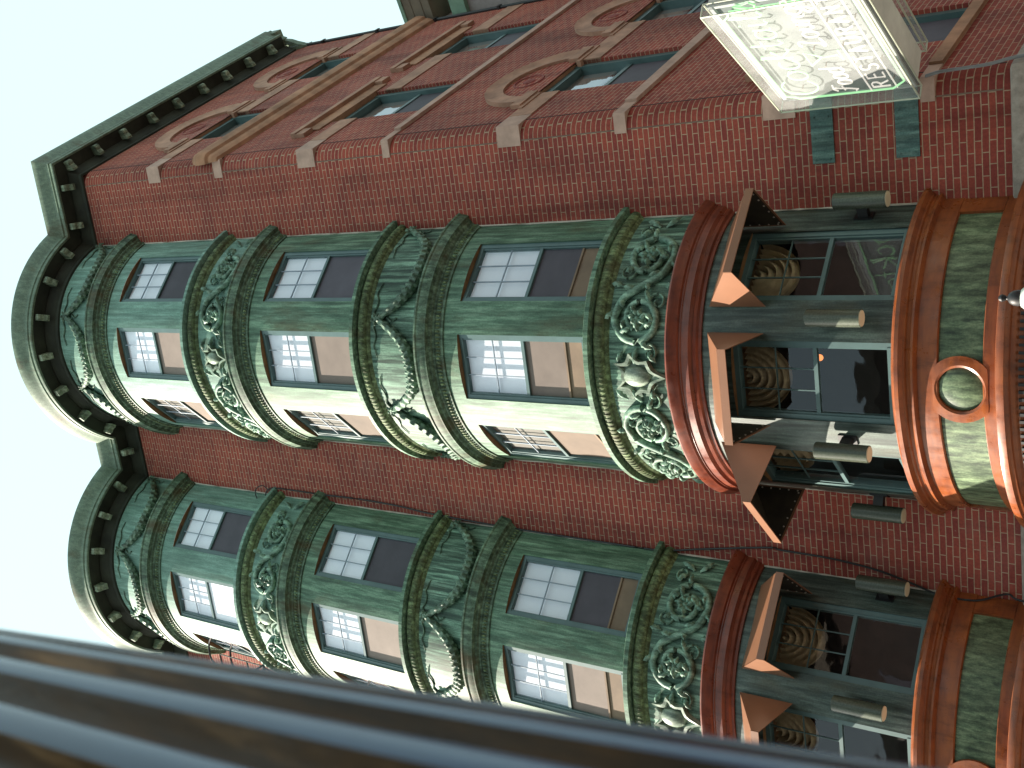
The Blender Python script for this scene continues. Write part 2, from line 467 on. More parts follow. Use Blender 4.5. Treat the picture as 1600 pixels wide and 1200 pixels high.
# end return and rear
e0 = SP(SEND, 0, 0); e1 = e0 + Vector((-14, 0, 0))
wb.quad((e0.x, e0.y, Z0), (e1.x, e1.y, Z0), (e1.x, e1.y, TOP), (e0.x, e0.y, TOP), uv=[(0, Z0), (14, Z0), (14, TOP), (0, TOP)])
wb.quad((LEFT, e1.y, Z0), (LEFT, 0, Z0), (LEFT, 0, TOP), (LEFT, e1.y, TOP), uv=[(0, Z0), (5, Z0), (5, TOP), (0, TOP)])
wb.build('wall', M['brick'], bld, True, ang=25)
jt = MB(); jt.box(V0.x - TN - .007, V0.x - TN + .007, -.003, .01, 4.2, TOP - .3); jt.build('corner_joint', plain('grey_brown_mortar', (.17, .12, .09), .9, .2), bld)
jt = MB(); jt.box(TN - .009, TN + .006, -.01, .003, 4.2, TOP - .3, lambda s, o, z: SP(s, o, z)); jt.build('corner_joint', plain('dark_joint', (.03, .02, .018), .9, .2), bld)
rm = MB(); rm.poly([(LEFT, 0.02, TOP - .05), (V0.x - .1, 0.02, TOP - .05), tuple(SP(SEND - .02, -.02, TOP - .05)), (LEFT, e0.y, TOP - .05)])
rm.build('roof', M['roof'], bld)

# stone water table and base below the photographed part
bs = MB()
def follow_corner(mb, prof, x_left, s_end):
    """run a moulding of (offset, z) points along the front, round the corner and up the side"""
    rows = []
    for o, z in prof:
        t = o * math.tan((PI / 2 - (PI - AL) / 2))
        cx_ = V0.x + o * (1 - SN.y * -1 * 0) * 0
        # intersection of y=-o with the side line offset by o
        s = (-o - (V0.y + SN.y * o)) / SD.y
        P = V0 + SN * o + SD * s
        rows.append([(x_left, -o, z), (P.x, P.y, z), tuple(SP(s_end, o, z))])
    mb.grid(rows)
follow_corner(bs, [(0.0, 4.14), (0.05, 4.12), (0.06, 4.06), (0.06, 3.9), (0.03, 3.87), (0.02, 0.13)], LEFT, SEND)
bs.build('stone_base', M['granite'], bld)

# stone bands on the side facade, each with a block that turns the corner
def corner_block(mb, z0, z1, x0=0.23, s1=0.30, pr=0.012):
    plan = [Vector((V0.x - x0, -pr, 0)), None, SP(s1, pr, 0), SP(s1, -0.1, 0), Vector((V0.x - x0, 0.1, 0))]
    s = (-pr - SN.y * pr) / SD.y
    plan[1] = V0 + SN * pr + SD * s
    o = len(mb.v); n = len(plan)
    mb.v += [(p.x, p.y, z0) for p in plan] + [(p.x, p.y, z1) for p in plan]
    mb.f += [tuple(range(o, o + n))[::-1], tuple(range(o + n, o + 2 * n))] + [(o + i, o + (i + 1) % n, o + n + (i + 1) % n, o + n + i) for i in range(n)]

def sband(mb, s0, s1, z0, z1, pr=0.02, bk=0.12):
    mb.box(s0, s1, -bk, pr, z0, z1, lambda s, o, z: SP(s, o, z))

for (z0, z1) in ((16.25, 16.54), (12.91, 13.24), (9.50, 9.83), (6.14, 6.48)):
    q = MB(); corner_block(q, z0, z1); q.build('quoin_block', M['stone'], bld)
    for a, b in ((0.302, COLS[0][0]), (COLS[0][1], COLS[1][0]), (COLS[1][1], SEND - .01)):
        q = MB(); sband(q, a, b, z0 + .004, z1 - .004, 0.016); q.build('impost_band', M['tan_stone'], bld)
for (z0, z1) in ((11.55, 11.67), (8.07, 8.22), (4.79, 4.92)):
    q = MB(); corner_block(q, z0, z1, 0.21, 0.3, 0.015); q.build('quoin_block', M['stone'], bld)
    q = MB(); sband(q, 0.302, SEND - .01, z0 + .002, z1 - .002, 0.045); q.build('sill_band', M['rust_stone'] if z0 < 6 else M['stone'], bld)
# heavy belt course with a rolled end at the corner
q = MB(); corner_block(q, 14.82, 15.0, 0.25, 0.05, 0.01); q.build('quoin_block', M['stone'], bld)
q = MB()
prof = [(0.0, 14.84), (0.05, 14.86), (0.08, 14.93), (0.09, 15.0), (0.13, 15.03), (0.15, 15.12), (0.15, 15.22), (0.12, 15.27), (0.12, 15.31), (0.07, 15.36), (0.0, 15.40)]
rows = [[tuple(SP(s, o, z)) for o, z in prof] for s in (0.02, 1.4, 1.41, 3.0, 3.01, SEND - .02)]
q.grid(rows)
# rolled end: sweep of the profile round the corner end
cy_ = SP(0.02, 0, 0)
rr = []
for k in range(9):
    a = PI / 2 * k / 8
    rr.append([tuple(cy_ + SN * (o * math.cos(a)) - SD * (o * math.sin(a)) + Vector((0, 0, z))) for o, z in prof])
q.grid(rr)
q.poly(rr[-1]); q.poly(rows[-1])
q.build('belt_course', M['rust_stone'], bld, True, ang=14)

# arches and lintels
def arch(zb, s_mid, hw):
    ri, ro = hw + 0.08, hw + 0.33
    m = MB(); n = 20; T = lambda s, o, z: SP(s, o, z)
    F = [[], [], [], []]
    for k in range(n + 1):
        a = PI * k / n
        c_, s_ = math.cos(a), math.sin(a) * 0.98
        F[0].append(tuple(SP(s_mid + ri * c_, -0.10, zb + 0.10 + ri * s_)))
        F[1].append(tuple(SP(s_mid + ri * c_, 0.035, zb + 0.10 + ri * s_)))
        F[2].append(tuple(SP(s_mid + (ro - .07) * c_, 0.035, zb + 0.10 + (ro - .07) * s_)))
        F[3].append(tuple(SP(s_mid + ro * c_, 0.06, zb + 0.10 + ro * s_)))
    G = [tuple(SP(s_mid + ro * math.cos(PI * k / n), -0.05, zb + 0.10 + ro * math.sin(PI * k / n) * .98)) for k in range(n + 1)]
    m.grid([F[0], F[1], F[2], F[3], G])
    m.build('stone_arch', M['tan_stone'], bld, True, ang=30)
    for sgn in (-1, 1):
        m = MB()
        c = s_mid + sgn * (ri + ro) / 2
        m.box(c - .22, c + .22, -0.1, 0.05, zb - 0.05, zb + 0.10, T)
        m.box(c - .28, c + .19 if sgn < 0 else c + .28, -0.1, 0.03, zb - .11, zb - .05, T)
        m.build('arch_springer', M['tan_stone'], bld)
    m = MB(); m.box(s_mid - hw - .02, s_mid + hw + .02, -0.14, -0.02, zb, zb + .12, T); m.build('lintel', M['rust_stone'], bld)
    # carved roundel in the tympanum
    m = MB()
    U = SD; Wv = Vector((0, 0, 1)); c0 = SP(s_mid, 0.0, zb + 0.42)
    m.tube([c0 + U * .2 * math.cos(2 * PI * k / 20) + Wv * .2 * math.sin(2 * PI * k / 20) for k in range(21)], 0.016, 6, ref=SN)
    m.ell(lambda x, y, z: c0 + U * x + Wv * y + SN * z, .09, .09, .02)
    m.build('tympanum_roundel', M['brick_red'], bld, True)
M['brick_red'] = plain('carved_red_terracotta', (0.24, 0.062, 0.05), 0.85, 0.15)
for (a, b) in COLS:
    for ri_ in (0, 2): arch(ROWS[ri_][1] + .0, (a + b) / 2, (b - a) / 2)
    for ri_ in (1, 3):
        zb = ROWS[ri_][1]; m = MB(); T = lambda s, o, z: SP(s, o, z)
        m.box(a - .28, b + .28, -0.15, 0.02, zb, zb + .26, T)
        m.build('lintel', M['rust_stone'], bld)
        m = MB()
        m.box(a - .5, b + .5, -0.05, 0.075, zb + .262, zb + .36, T)
        for s_ in (a - .5, b + .3): m.box(s_, s_ + .2, -0.05, 0.06, zb + .10, zb + .26, T)
        m.build('label_moulding', M['tan_stone'], bld)

# side windows
def side_window(a, b, c, d, open_light):
    T = lambda s, o, z: SP(s, o, z)
    f = MB()
    f.box(a, a + .09, -.20, -.05, c, d, T); f.box(b - .09, b, -.20, -.05, c, d, T)
    f.box(a + .09, b - .09, -.20, -.06, d - .10, d, T); f.box(a + .09, b - .09, -.20, -.05, c, c + .06, T)
    zm = (c + d) / 2
    f.box(a + .09, b - .09, -.15, -.10, zm - .03, zm + .03, T)
    fo = f.build('window', M['teal'], bld)
    p = MB(); p.quad(SP(a + .09, -.13, zm + .03), SP(b - .09, -.13, zm + .03), SP(b - .09, -.13, d - .10), SP(a + .09, -.13, d - .10)); p.build('pane', M['glass'], fo)
    p = MB(); p.quad(SP(a + .09, -.115, c + .06), SP(b - .09, -.115, c + .06), SP(b - .09, -.115, zm - .03), SP(a + .09, -.115, zm - .03)); p.build('insect_screen', M['screen'], fo)
    p = MB(); p.box(a + .05, b - .05, -.185, -.165, zm + .22, d - .05, T); p.build('blind', M['blind_grey'], fo)
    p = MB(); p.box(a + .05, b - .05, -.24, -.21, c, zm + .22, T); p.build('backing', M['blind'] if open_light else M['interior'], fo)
for i, (a, b) in enumerate(COLS):
    for j, (c, d) in enumerate(ROWS): side_window(a, b, c, d, j in (1, 2))

# ------------------------------------------------------------------ main cornice
def plan_at(o, nseg=40):
    """plan of the cornice line at distance o from the walls"""
    P = []
    P.append(SP(SEND - .16, o, 0))
    s = (-o - SN.y * o) / SD.y
    P.append(V0 + SN * o + SD * s)
    for bx in (B1X, B2X):
        rr_ = BR + o; th = math.acos((BC + o) / rr_)
        for k in range(nseg + 1):
            t = th - 2 * th * k / nseg
            P.append(Vector((bx + rr_ * math.sin(t), BC - rr_ * math.cos(t), 0)))
    P.append(Vector((LEFT, -o, 0)))
    return P
def run(mb, prof):
    mb.grid([[(p.x, p.y, z) for p in plan_at(o)] for o, z in prof])
cm = MB()
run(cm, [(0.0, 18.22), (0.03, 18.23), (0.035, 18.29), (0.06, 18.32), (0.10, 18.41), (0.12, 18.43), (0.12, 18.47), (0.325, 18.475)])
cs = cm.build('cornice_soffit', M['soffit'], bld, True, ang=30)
cm = MB()
run(cm, [(0.318, 18.478), (0.318, 18.452), (0.35, 18.452), (0.36, 18.47), (0.36, 18.50), (0.345, 18.51), (0.345, 18.54), (0.362, 18.555), (0.362, 18.60), (0.375, 18.63), (0.405, 18.69), (0.44, 18.76), (0.455, 18.81), (0.46, 18.85), (0.2, 18.87), (-0.1, 18.88)])
cn = cm.build('cornice', M['fascia'], bld, True, ang=30)
# scrolled stop at the far end of the side cornice
m = MB()
for k, o in enumerate((0.02, .10, .18, .26, .34, .42)):
    prof = []
    for t in range(11):
        a = PI / 2 * t / 10
        prof.append((o, 18.80 - 0.75 * math.sin(a) * 1.0, SEND - .16 + 0.20 * (1 - math.cos(a)) + 0.0))
    for t in range(10):
        z0, z1 = prof[t][1], prof[t + 1][1]
        w0 = max(0.02, 0.42 * (1 - (18.80 - z0) / .75)); w1 = max(0.02, 0.42 * (1 - (18.80 - z1) / .75))
        if o <= w0 + .03:
            for (aa, bb) in ((o - .02, o + .04),):
                m.add([SP(prof[t][2] - .02, min(aa, w0), z0), SP(prof[t][2] - .02, min(bb, w0 + .02), z0), SP(prof[t + 1][2] - .02, min(bb, w1 + .02), z1), SP(prof[t + 1][2] - .02, min(aa, w1), z1),
                       SP(prof[t][2] + .10, min(aa, w0), z0), SP(prof[t][2] + .10, min(bb, w0 + .02), z0), SP(prof[t + 1][2] + .10, min(bb, w1 + .02), z1), SP(prof[t + 1][2] + .10, min(aa, w1), z1)],
                      [(0, 1, 2, 3), (7, 6, 5, 4), (0, 4, 5, 1), (1, 5, 6, 2), (2, 6, 7, 3), (3, 7, 4, 0)])
m.box(-.04, .16, -.02, .41, 18.58, 18.79, lambda s, o, z: SP(SEND - .16 + s, o, z))
m.build('cornice_stop', M['fascia'], bld)
# brackets under the soffit
bm_ = MB()
n_ = 6
def bracket_mesh():
    m = MB(); hw = 0.048
    prof = [(-0.125, 18.47), (-0.125, 18.30), (-0.16, 18.305), (-0.21, 18.345), (-0.255, 18.35), (-0.285, 18.37), (-0.29, 18.42), (-0.28, 18.47)]
    L_ = [(-hw, y, z) for y, z in prof]; R_ = [(hw, y, z) for y, z in prof]
    m.poly(L_); m.poly(R_[::-1]); m.grid([L_, R_])
    return m
BRK = []
proto = bracket_mesh().build('bracket', M['bracket'], cs)
def place_bracket(p, nrm, first=[True]):
    o = proto
    if not first[0]:
        o = proto.copy(); COL.objects.link(o); o.parent = cs
    first[0] = False
    o.location = (p.x, p.y, 0); o.rotation_euler = (0, 0, math.atan2(nrm.y, nrm.x) + PI / 2)
for x in (-0.40, -1.02): place_bracket(Vector((x, 0, 0)), Vector((0, -1, 0)))
for s in (0.0, .58, 1.20, 1.85, 2.48, 3.13, 3.75, 4.38, 5.02): place_bracket(SP(s, 0, 0), SN)
for bx in (B1X, B2X):
    for a in (55, 37.5, 18.5, -1.5, -21, -40, -57):
        t = R(a); d = Vector((math.sin(t), -math.cos(t), 0)); place_bracket(Vector((bx, BC, 0)) + d * BR, d)
place_bracket(Vector(((B1X + B2X) / 2, 0, 0)), Vector((0, -1, 0)))

# ------------------------------------------------------------------ copper bay (built once about x=0, then copied)
def CY(th, off, z):           # th in radians from the front, off outward from the shell
    r = BR + off
    return (r * math.sin(th), BC - r * math.cos(th), z)
def CU(u, z, off): return CY(u / BR, off, z)
THM = math.acos(BC / BR)
def thm(off): return math.acos(min(1, BC / (BR + off)))
def ring(mb, prof, t0=-1.0, t1=1.0, n=48, ends=True):
    """revolve (off, z) profile along the bay from wall to wall"""
    rows = []
    for o, z in prof:
        th = thm(o)
        rows.append([CY(th * (t0 + (t1 - t0) * k / n), o, z) for k in range(n + 1)])
    mb.grid(rows)
    if ends:
        mb.poly([r[0] for r in rows]); mb.poly([r[-1] for r in rows][::-1])
W_HALF = R(14.2)
W_C = (R(-42.6), 0.0, R(42.6))
FLOORS = [(15.10, 16.70, 'patina_top'), (11.75, 13.47, 'patina_mid'), (8.28, 10.04, 'patina_mid')]
STORE = (4.97, 6.55)
WB = FLOORS + [(STORE[0], STORE[1], 'patina_low')]
WIN_PLANE = BR * math.cos(W_HALF) - 0.02      # distance of the frame's face from the bay axis
PW = BR * math.sin(W_HALF)

def bay_band(mb, z0, z1, a0, a1, n):
    rows = [[CY(a0 + (a1 - a0) * k / n, 0, z) for k in range(n + 1)] for z in (z0, z1)]
    mb.grid(rows)
def piers(mb, z0, z1):
    ed = [-THM] + [x for c in W_C for x in (c - W_HALF, c + W_HALF)] + [THM]
    for k in range(0, len(ed), 2): bay_band(mb, z0, z1, ed[k], ed[k + 1], 6)
    for c in W_C:                       # jambs and sill of each opening
        T = wframe(c)
        for sg in (-1, 1):
            a = CY(c + sg * W_HALF, 0, z0); b = CY(c + sg * W_HALF, 0, z1)
            d_ = T(sg * PW, WIN_PLANE - .10, z1); e = T(sg * PW, WIN_PLANE - .10, z0)
            mb.quad(a, b, d_, e)
        mb.grid([[CY(c - W_HALF + 2 * W_HALF * k / 8, 0, z0) for k in range(9)], [T(-PW + 2 * PW * k / 8, WIN_PLANE - .1, z0) for k in range(9)]])
def wframe(c):
    n = (math.sin(c), -math.cos(c)); l = (math.cos(c), math.sin(c))
    return lambda x, d, z: (l[0] * x + n[0] * d, BC + l[1] * x + n[1] * d, z)

bay = MB()
# the shell: lower floor skin is the bay part itself
piers(bay, 8.28, 10.04); bay_band(bay, 10.04, 10.62, -THM, THM, 48); bay_band(bay, 7.98, 8.28, -THM, THM, 48)
piers(bay, 11.75, 13.47); bay_band(bay, 11.45, 11.75, -THM, THM, 48); bay_band(bay, 13.47, 14.05, -THM, THM, 48)
bay1 = bay.build('bay_window', M['patina_mid'], bld, True, (B1X, 0, 0), 25)
m = MB(); piers(m, 15.10, 16.70); bay_band(m, 14.05, 15.10, -THM, THM, 48); bay_band(m, 16.70, 18.28, -THM, THM, 48)
m.build('upper_cladding', M['patina_top'], bay1, True, ang=25)
m = MB(); bay_band(m, 7.15, 7.98, -THM, THM, 48); m.build('frieze_panel', M['patina_streak'], bay1, True)
m = MB(); bay_band(m, 10.62, 11.45, -THM, THM, 48); m.build('swag_panel', M['patina_streak'], bay1, True)
m = MB(); piers(m, STORE[0], STORE[1]); bay_band(m, 6.55, 7.15, -THM, THM, 48); bay_band(m, 4.0, 4.97, -THM, THM, 48)
m.build('shopfront_cladding', M['patina_low'], bay1, True, ang=25)
# pale caulk line where copper meets brick
m = MB()
for sg in (-1, 1):
    x = sg * (math.sqrt(BR ** 2 - BC ** 2) + 0.008)
    pts_ = [(x + random.uniform(-.004, .004), -0.006, 4.2 + 0.28 * k) for k in range(51)]
    m.tube(pts_, 0.011, 5)
m.build('sealant_bead', plain('pale_sealant', (0.5, 0.45, 0.38), 0.8, 0.2), bay1)

# --- cornices and sills
def eggs(mb, z, off, n, rx, rz, ry=0.02, t=0.985):
    th = thm(off)
    for k in range(n):
        a = -th * t + 2 * th * t * (k + .5) / n
        c = CY(a, off, z); L_ = (math.cos(a), math.sin(a)); N_ = (math.sin(a), -math.cos(a))
        mb.ell(lambda x, y, zz: (c[0] + L_[0] * x + N_[0] * y, c[1] + L_[1] * x + N_[1] * y, c[2] + zz), rx, ry, rz, 6, 4)
for zb in (16.95, 13.70, 10.25):
    m = MB()
    ring(m, [(0, zb), (0.018, zb), (0.022, zb + .03), (0.03, zb + .035), (0.03, zb + .10), (0.045, zb + .115), (0.048, zb + .13), (0.08, zb + .145), (0.09, zb + .165), (0.138, zb + .175),
             (0.142, zb + .20), (0.15, zb + .215), (0.158, zb + .29), (0.172, zb + .305), (0.172, zb + .33), (0.0, zb + .36)])
    m.build('cornice', M['moulding'], bay1, True, ang=30)
    m = MB(); eggs(m, zb + .066, 0.034, 86, .0165, .032, .02); m.build('egg_moulding', M['bead'], bay1, True)
for zt in (15.05, 11.71, 8.24):
    m = MB()
    ring(m, [(0, zt + .02), (0.06, zt + .01), (0.115, zt - .02), (0.128, zt - .03), (0.128, zt - .085), (0.11, zt - .095), (0.04, zt - .10)])
    m.build('sill', M['patina_mid'] if zt < 14 else M['patina_top'], bay1, True, ang=30)
    m = MB()
    prof = [(0.03 + .045 * math.cos(a), zt - .17 + .07 * math.sin(a)) for a in [PI / 2 - PI * k / 8 for k in range(9)]]
    ring(m, prof + [(0.02, zt - .26), (0, zt - .28)])
    eggs(m, zt - .175, 0.068, 74, .019, .045, .018)
    m.build('egg_moulding', M['bead'], bay1, True, ang=40)
# red-brown moulded cornice over the shopfront
zb = 6.87
m = MB()
ring(m, [(0, zb), (0.02, zb), (0.025, zb + .03), (0.05, zb + .045), (0.06, zb + .075), (0.052, zb + .085), (0.065, zb + .10), (0.085, zb + .115), (0.088, zb + .19), (0.10, zb + .20), (0.098, zb + .215),
         (0.12, zb + .225), (0.135, zb + .26), (0.15, zb + .29), (0.158, zb + .325), (0.15, zb + .345), (0.14, zb + .35), (0, zb + .37)])
m.build('shopfront_cornice', M['redbrown'], bay1, True, ang=22)
# orange sill ledge, rails, medallion ring and lower ledge
m = MB()
ring(m, [(0.0, 4.965), (0.06, 4.955), (0.125, 4.925), (0.14, 4.905), (0.14, 4.87), (0.12, 4.855), (0.10, 4.84), (0.095, 4.825), (0.075, 4.815), (0.07, 4.79), (0.085, 4.775), (0.085, 4.755), (0.06, 4.74), (0.035, 4.73), (0.035, 4.56), (0.02, 4.55), (0.0, 4.55)])
ring(m, [(0.0, 4.175), (0.02, 4.175), (0.035, 4.165), (0.035, 4.06)])
ring(m, [(0.035, 4.06), (0.10, 4.055), (0.19, 4.03), (0.20, 4.0), (0.20, 3.965), (0.18, 3.95), (0.17, 3.93), (0.15, 3.92), (0.13, 3.89)])
ring(m, [(0.13, 3.89), (0.11, 3.87), (0.11, 3.78), (0.08, 3.75), (0.08, 3.2), (0.05, 3.15), (0.05, 0.2)])
for sg in (-1, 1):
    a0_, a1_ = sg * THM, sg * R(62)
    rows = [[CY(a0_ + (a1_ - a0_) * k / 4, o, z) for z in (4.17, 4.555)] for k, o in ((0, .035), (2, .035), (4, .035), (4, 0.0))]
    m.grid(rows)
nn = 36; ro_, ri_ = 0.30, 0.20
A_ = []
for r_, o_ in ((ro_, 0.0), (ro_, .04), (ri_ + .02, .042), (ri_, .03), (ri_, 0.0)):
    A_.append([CU(r_ * math.cos(2 * PI * k / nn), 4.363 + min(max(r_ * math.sin(2 * PI * k / nn), -.235), .235), o_) for k in range(nn)])
m.grid(A_, True)
m.build('orange_base', M['orange'], bay1, True, ang=28)
m = MB(); th = thm(.12)
for k in range(64):
    a = -th + 2 * th * (k + .5) / 64
    T = wframe(a); m.box(-.013, .013, BR + .10, BR + .135, 3.80, 3.86, T)
m.build('dentil_row', M['iron'], bay1)
m = MB(); m.grid([[CU(r_ * math.cos(2 * PI * k / 24), 4.363 + r_ * math.sin(2 * PI * k / 24), o_) for k in range(24)] for r_, o_ in ((.199, .004), (.15, .02), (.08, .03), (.02, .033))], True); m.poly([CU(.02 * math.cos(2 * PI * k / 24), 4.363 + .02 * math.sin(2 * PI * k / 24), .033) for k in range(24)])
m.build('medallion', M['panelgreen'] if 'panelgreen' in M else M.setdefault('panelgreen', patina('mottled_green_panel', (0.022, 0.034, 0.022), (0.085, 0.125, 0.07), (0.17, 0.225, 0.13), 0.2, 0.4, 1.6, k=.9)), bay1, True)
m = MB()
for sg in (-1, 1): m.grid([[CY(sg * R(8 + 54.5 * k / 20), 0.006, z) for k in range(21)] for z in (4.172, 4.552)])
m.build('base_panel', M['panelgreen'], bay1, True)

# --- windows
BLIND_CUT = {0: 1.0, 1: 1.0, 2: 0.68}
for fi, (z0, z1, mt) in enumerate(WB):
    for ci, c in enumerate(W_C):
        T = wframe(c); D = WIN_PLANE
        f = MB(); fw = .05
        f.box(-PW, -PW + fw, D - .10, D, z0, z1, T); f.box(PW - fw, PW, D - .10, D, z0, z1, T)
        f.box(-PW + fw, PW - fw, D - .10, D - .002, z1 - fw, z1, T); f.box(-PW + fw, PW - fw, D - .10, D + .004, z0, z0 + fw, T)
        f.box(-PW + fw, -PW + fw + .022, D - .09, D - .012, z0 + fw, z1 - fw, T); f.box(PW - fw - .022, PW - fw, D - .09, D - .012, z0 + fw, z1 - fw, T)
        store = fi == 3
        zm = z0 + (z1 - z0) * (0.49 if not store else 0.47)
        f.box(-PW + fw + .022, PW - fw - .022, D - .065, D - .014, zm - .02, zm + .02, T)
        fo = f.build('window_frame', M['teal'], bay1)
        xi = PW - fw - .022; zt = z1 - fw
        g = MB()
        for k in (1, 2):
            x = -xi + 2 * xi * k / 3; g.box(x - .006, x + .006, D - .040, D - .024, zm + .02, zt, T)
        zz = zm + .02 + (zt - zm - .02) * .5; g.box(-xi, xi, D - .0398, D - .0242, zz - .006, zz + .006, T)
        g.build('muntins', M['muntin'] if not store else M['teal'], bay1)
        # brown underside between the curved wall and the flat frame
        h = MB()
        h.grid([[CY(c - W_HALF + 2 * W_HALF * k / 10, -0.001, z1 - .001) for k in range(11)], [T(-PW + 2 * PW * k / 10, D - .01, z1 - .001) for k in range(11)]])
        h.build('window_head', M['headbrown'], bay1)
        if not store:
            p = MB(); p.quad(T(-xi, D - .032, zm + .02), T(xi, D - .032, zm + .02), T(xi, D - .032, zt), T(-xi, D - .032, zt)); p.build('window_pane', M['glass'], bay1)
            b_ = MB(); b_.box(-xi - .02, xi + .02, D - .075, D - .068, zm - .03, zt + .02, T); b_.build('roller_blind', M['blind'] if ci else M['blind_grey'], bay1)
            zc = z0 + fw
            if fi == 2:
                zc = z0 + (0.30 if ci != 0 else 0.18)
                s_ = MB(); s_.box(-xi, xi, D - .052, D - .047, z0 + fw, zc, T); s_.build('lower_shade', M['shade_tan'], bay1)
                s_ = MB(); s_.box(-xi, xi, D - .050, D - .03, zc - .012, zc + .012, T); s_.build('screen_rail', M['shade_tan'], bay1)
            s_ = MB(); s_.box(-xi, xi, D - .048, D - .043, zc, zm - .02, T); s_.build('insect_screen', (M['shade_dim'], M['tan_blind'], M['screen'])[ci], bay1)
        else:
            p = MB(); p.quad(T(-xi, D - .032, zm + .02), T(xi, D - .032, zm + .02), T(xi, D - .032, zt), T(-xi, D - .032, zt))
            p.quad(T(-xi, D - .036, z0 + fw), T(xi, D - .036, z0 + fw), T(xi, D - .036, zm - .02), T(-xi, D - .036, zm - .02)); p.build('window_pane', M['glass_dark'], bay1)
            s_ = MB()          # gathered half-round valance behind the upper lights
            rows = []
            for i in range(19):
                r_ = 0.32 * i / 18
                rows.append([T(-.02 + r_ * 1.15 * math.cos(PI + PI * k / 24), D - .12 - .09 * (i % 3) / 2 , z1 - .06 + r_ * 1.5 * math.sin(PI + PI * k / 24)) for k in range(25)])
            s_.grid(rows); s_.build('valance', M['curtain'], bay1, True, ang=80)
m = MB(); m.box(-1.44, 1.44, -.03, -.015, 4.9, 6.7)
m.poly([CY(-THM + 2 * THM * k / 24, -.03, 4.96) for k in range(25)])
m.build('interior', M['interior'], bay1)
m = MB(); m.ell(lambda x, y, z: (.10 + x, -.5 + y, 5.86 + z), .035, .035, .04, 12, 8); m.build('interior_lamp', emit('orange_lamp_glow', (1.0, .3, .08), .5), bay1, True)
m = MB(); m.poly([CY(-THM + 2 * THM * k / 24, -.03, 6.60) for k in range(25)]); m.build('interior_ceiling', M['ceiling'], bay1)

# --- ornament
def leaf(mb, u, z, ang, L_, Wd, off0=0.0, curl=0.05, lobes=3):
    ca, sa = math.cos(ang), math.sin(ang); rows = []
    for i in range(9):
        t = i / 8
        w_ = Wd * (math.sin(PI * min(1, t * .93 + .07)) ** .7) * (.72 + .28 * math.cos(2 * PI * lobes * t))
        bend = .25 * L_ * t * t
        row = []
        for k in (-1, -.5, 0, .5, 1):
            x = L_ * t; y = w_ * k + bend
            row.append(CU(u + ca * x - sa * y, z + sa * x + ca * y, off0 + .008 + curl * math.sin(PI * t) * (1 - .8 * k * k) + .02 * t))
        rows.append(row)
    mb.grid(rows)
def scroll_half(mb, zc, rv, sg):
    u1, u2 = 1.28, 0.60
    P = []
    N = 34
    for k in range(N + 1):                       # volute by the wall, from its eye outward (reverse spiral)
        ph = 2 * PI * 1.55 * (1 - k / N)
        r_ = rv * (1 - 0.72 * (1 - k / N) ** .8)
        P.append((u1 + r_ * 1.0 * math.cos(-PI / 2 + ph), zc + r_ * math.sin(-PI / 2 + ph)))
    br_ = catmull([(u1, zc - rv, 0), (u1 - .2, zc - rv * .72, 0), ((u1 + u2) / 2, zc, 0), (u2 + .2, zc + rv * .72, 0), (u2, zc + rv, 0)], 6)
    P += [(p.x, p.y) for p in br_[1:-1]]
    for k in range(N + 1):
        ph = 2 * PI * 1.55 * k / N; r_ = rv * (1 - .72 * (k / N) ** .8)
        P.append((u2 + r_ * math.cos(PI / 2 + ph), zc + r_ * math.sin(PI / 2 + ph)))
    path = [CU(sg * u, z, .03) for u, z in P]
    mb.tube(path, lambda t: .016 + .028 * math.sin(PI * t) ** .6, 7)
    def curl(uc, zc_, r0, a0_, turns, dirn, rad=.016):
        pp = []
        for k in range(23):
            a = a0_ + dirn * 2 * PI * turns * k / 22; r_ = r0 * (1 - .8 * k / 22)
            pp.append(CU(sg * (uc + r_ * math.cos(a)), zc_ + r_ * math.sin(a), .03))
        mb.tube(pp, lambda t: rad * (1.1 - .6 * t), 6)
    curl(u1 + .02, zc - rv * .30, rv * .42, 2.4, 1.1, 1); curl(u2 - .05, zc + rv * .28, rv * .42, -.6, 1.1, 1)
    curl((u1 + u2) / 2 + .17, zc + rv * .72, rv * .34, -1.8, 1.2, -1); curl((u1 + u2) / 2 - .17, zc - rv * .72, rv * .34, 1.3, 1.2, -1)
    curl(u1 + rv * 1.28, zc + rv * .55, rv * .30, 3.2, 1.2, -1); curl(u2 - rv * 1.22, zc - rv * .5, rv * .30, .2, 1.2, -1)
    rnd = random.Random(3)
    for k in range(4, len(P) - 4, 4):            # leaves springing from the stem
        du, dz = P[k + 1][0] - P[k - 1][0], P[k + 1][1] - P[k - 1][1]
        a = math.atan2(dz, du); side = 1 if (k // 4) % 2 else -1
        a2 = a + side * rnd.uniform(.6, 1.1)
        if sg < 0: a2 = PI - a2
        leaf(mb, sg * P[k][0], P[k][1], a2, rnd.uniform(.10, .18), .042, .025, .055)
    for (uc, zc_) in ((u1, zc), (u2, zc)):       # rosettes in the eyes
        for q in range(7):
            leaf(mb, sg * uc, zc_, 2 * PI * q / 7 + .3, rv * (.5 if q % 2 else .38), .045, .02, .06, 2)
        c = CU(sg * uc, zc_, .045); mb.ell(lambda x, y, zz: (c[0] + x, c[1] + y, c[2] + zz), .035, .035, .035)
    for (uu, zz, a, l) in ((1.72, zc + .05, .9, .2), (1.72, zc - .02, -1.0, .2), (1.66, zc + .1, 2.2, .15), (.27, zc + .18, 2.6, .17), (.27, zc - .12, 3.6, .16), (.3, zc + .02, 2.9, .2), (.95, zc + .24, 1.2, .14), (.94, zc - .26, -1.6, .14)):
        leaf(mb, sg * uu, zz, a if sg > 0 else PI - a, l, .045, .01)
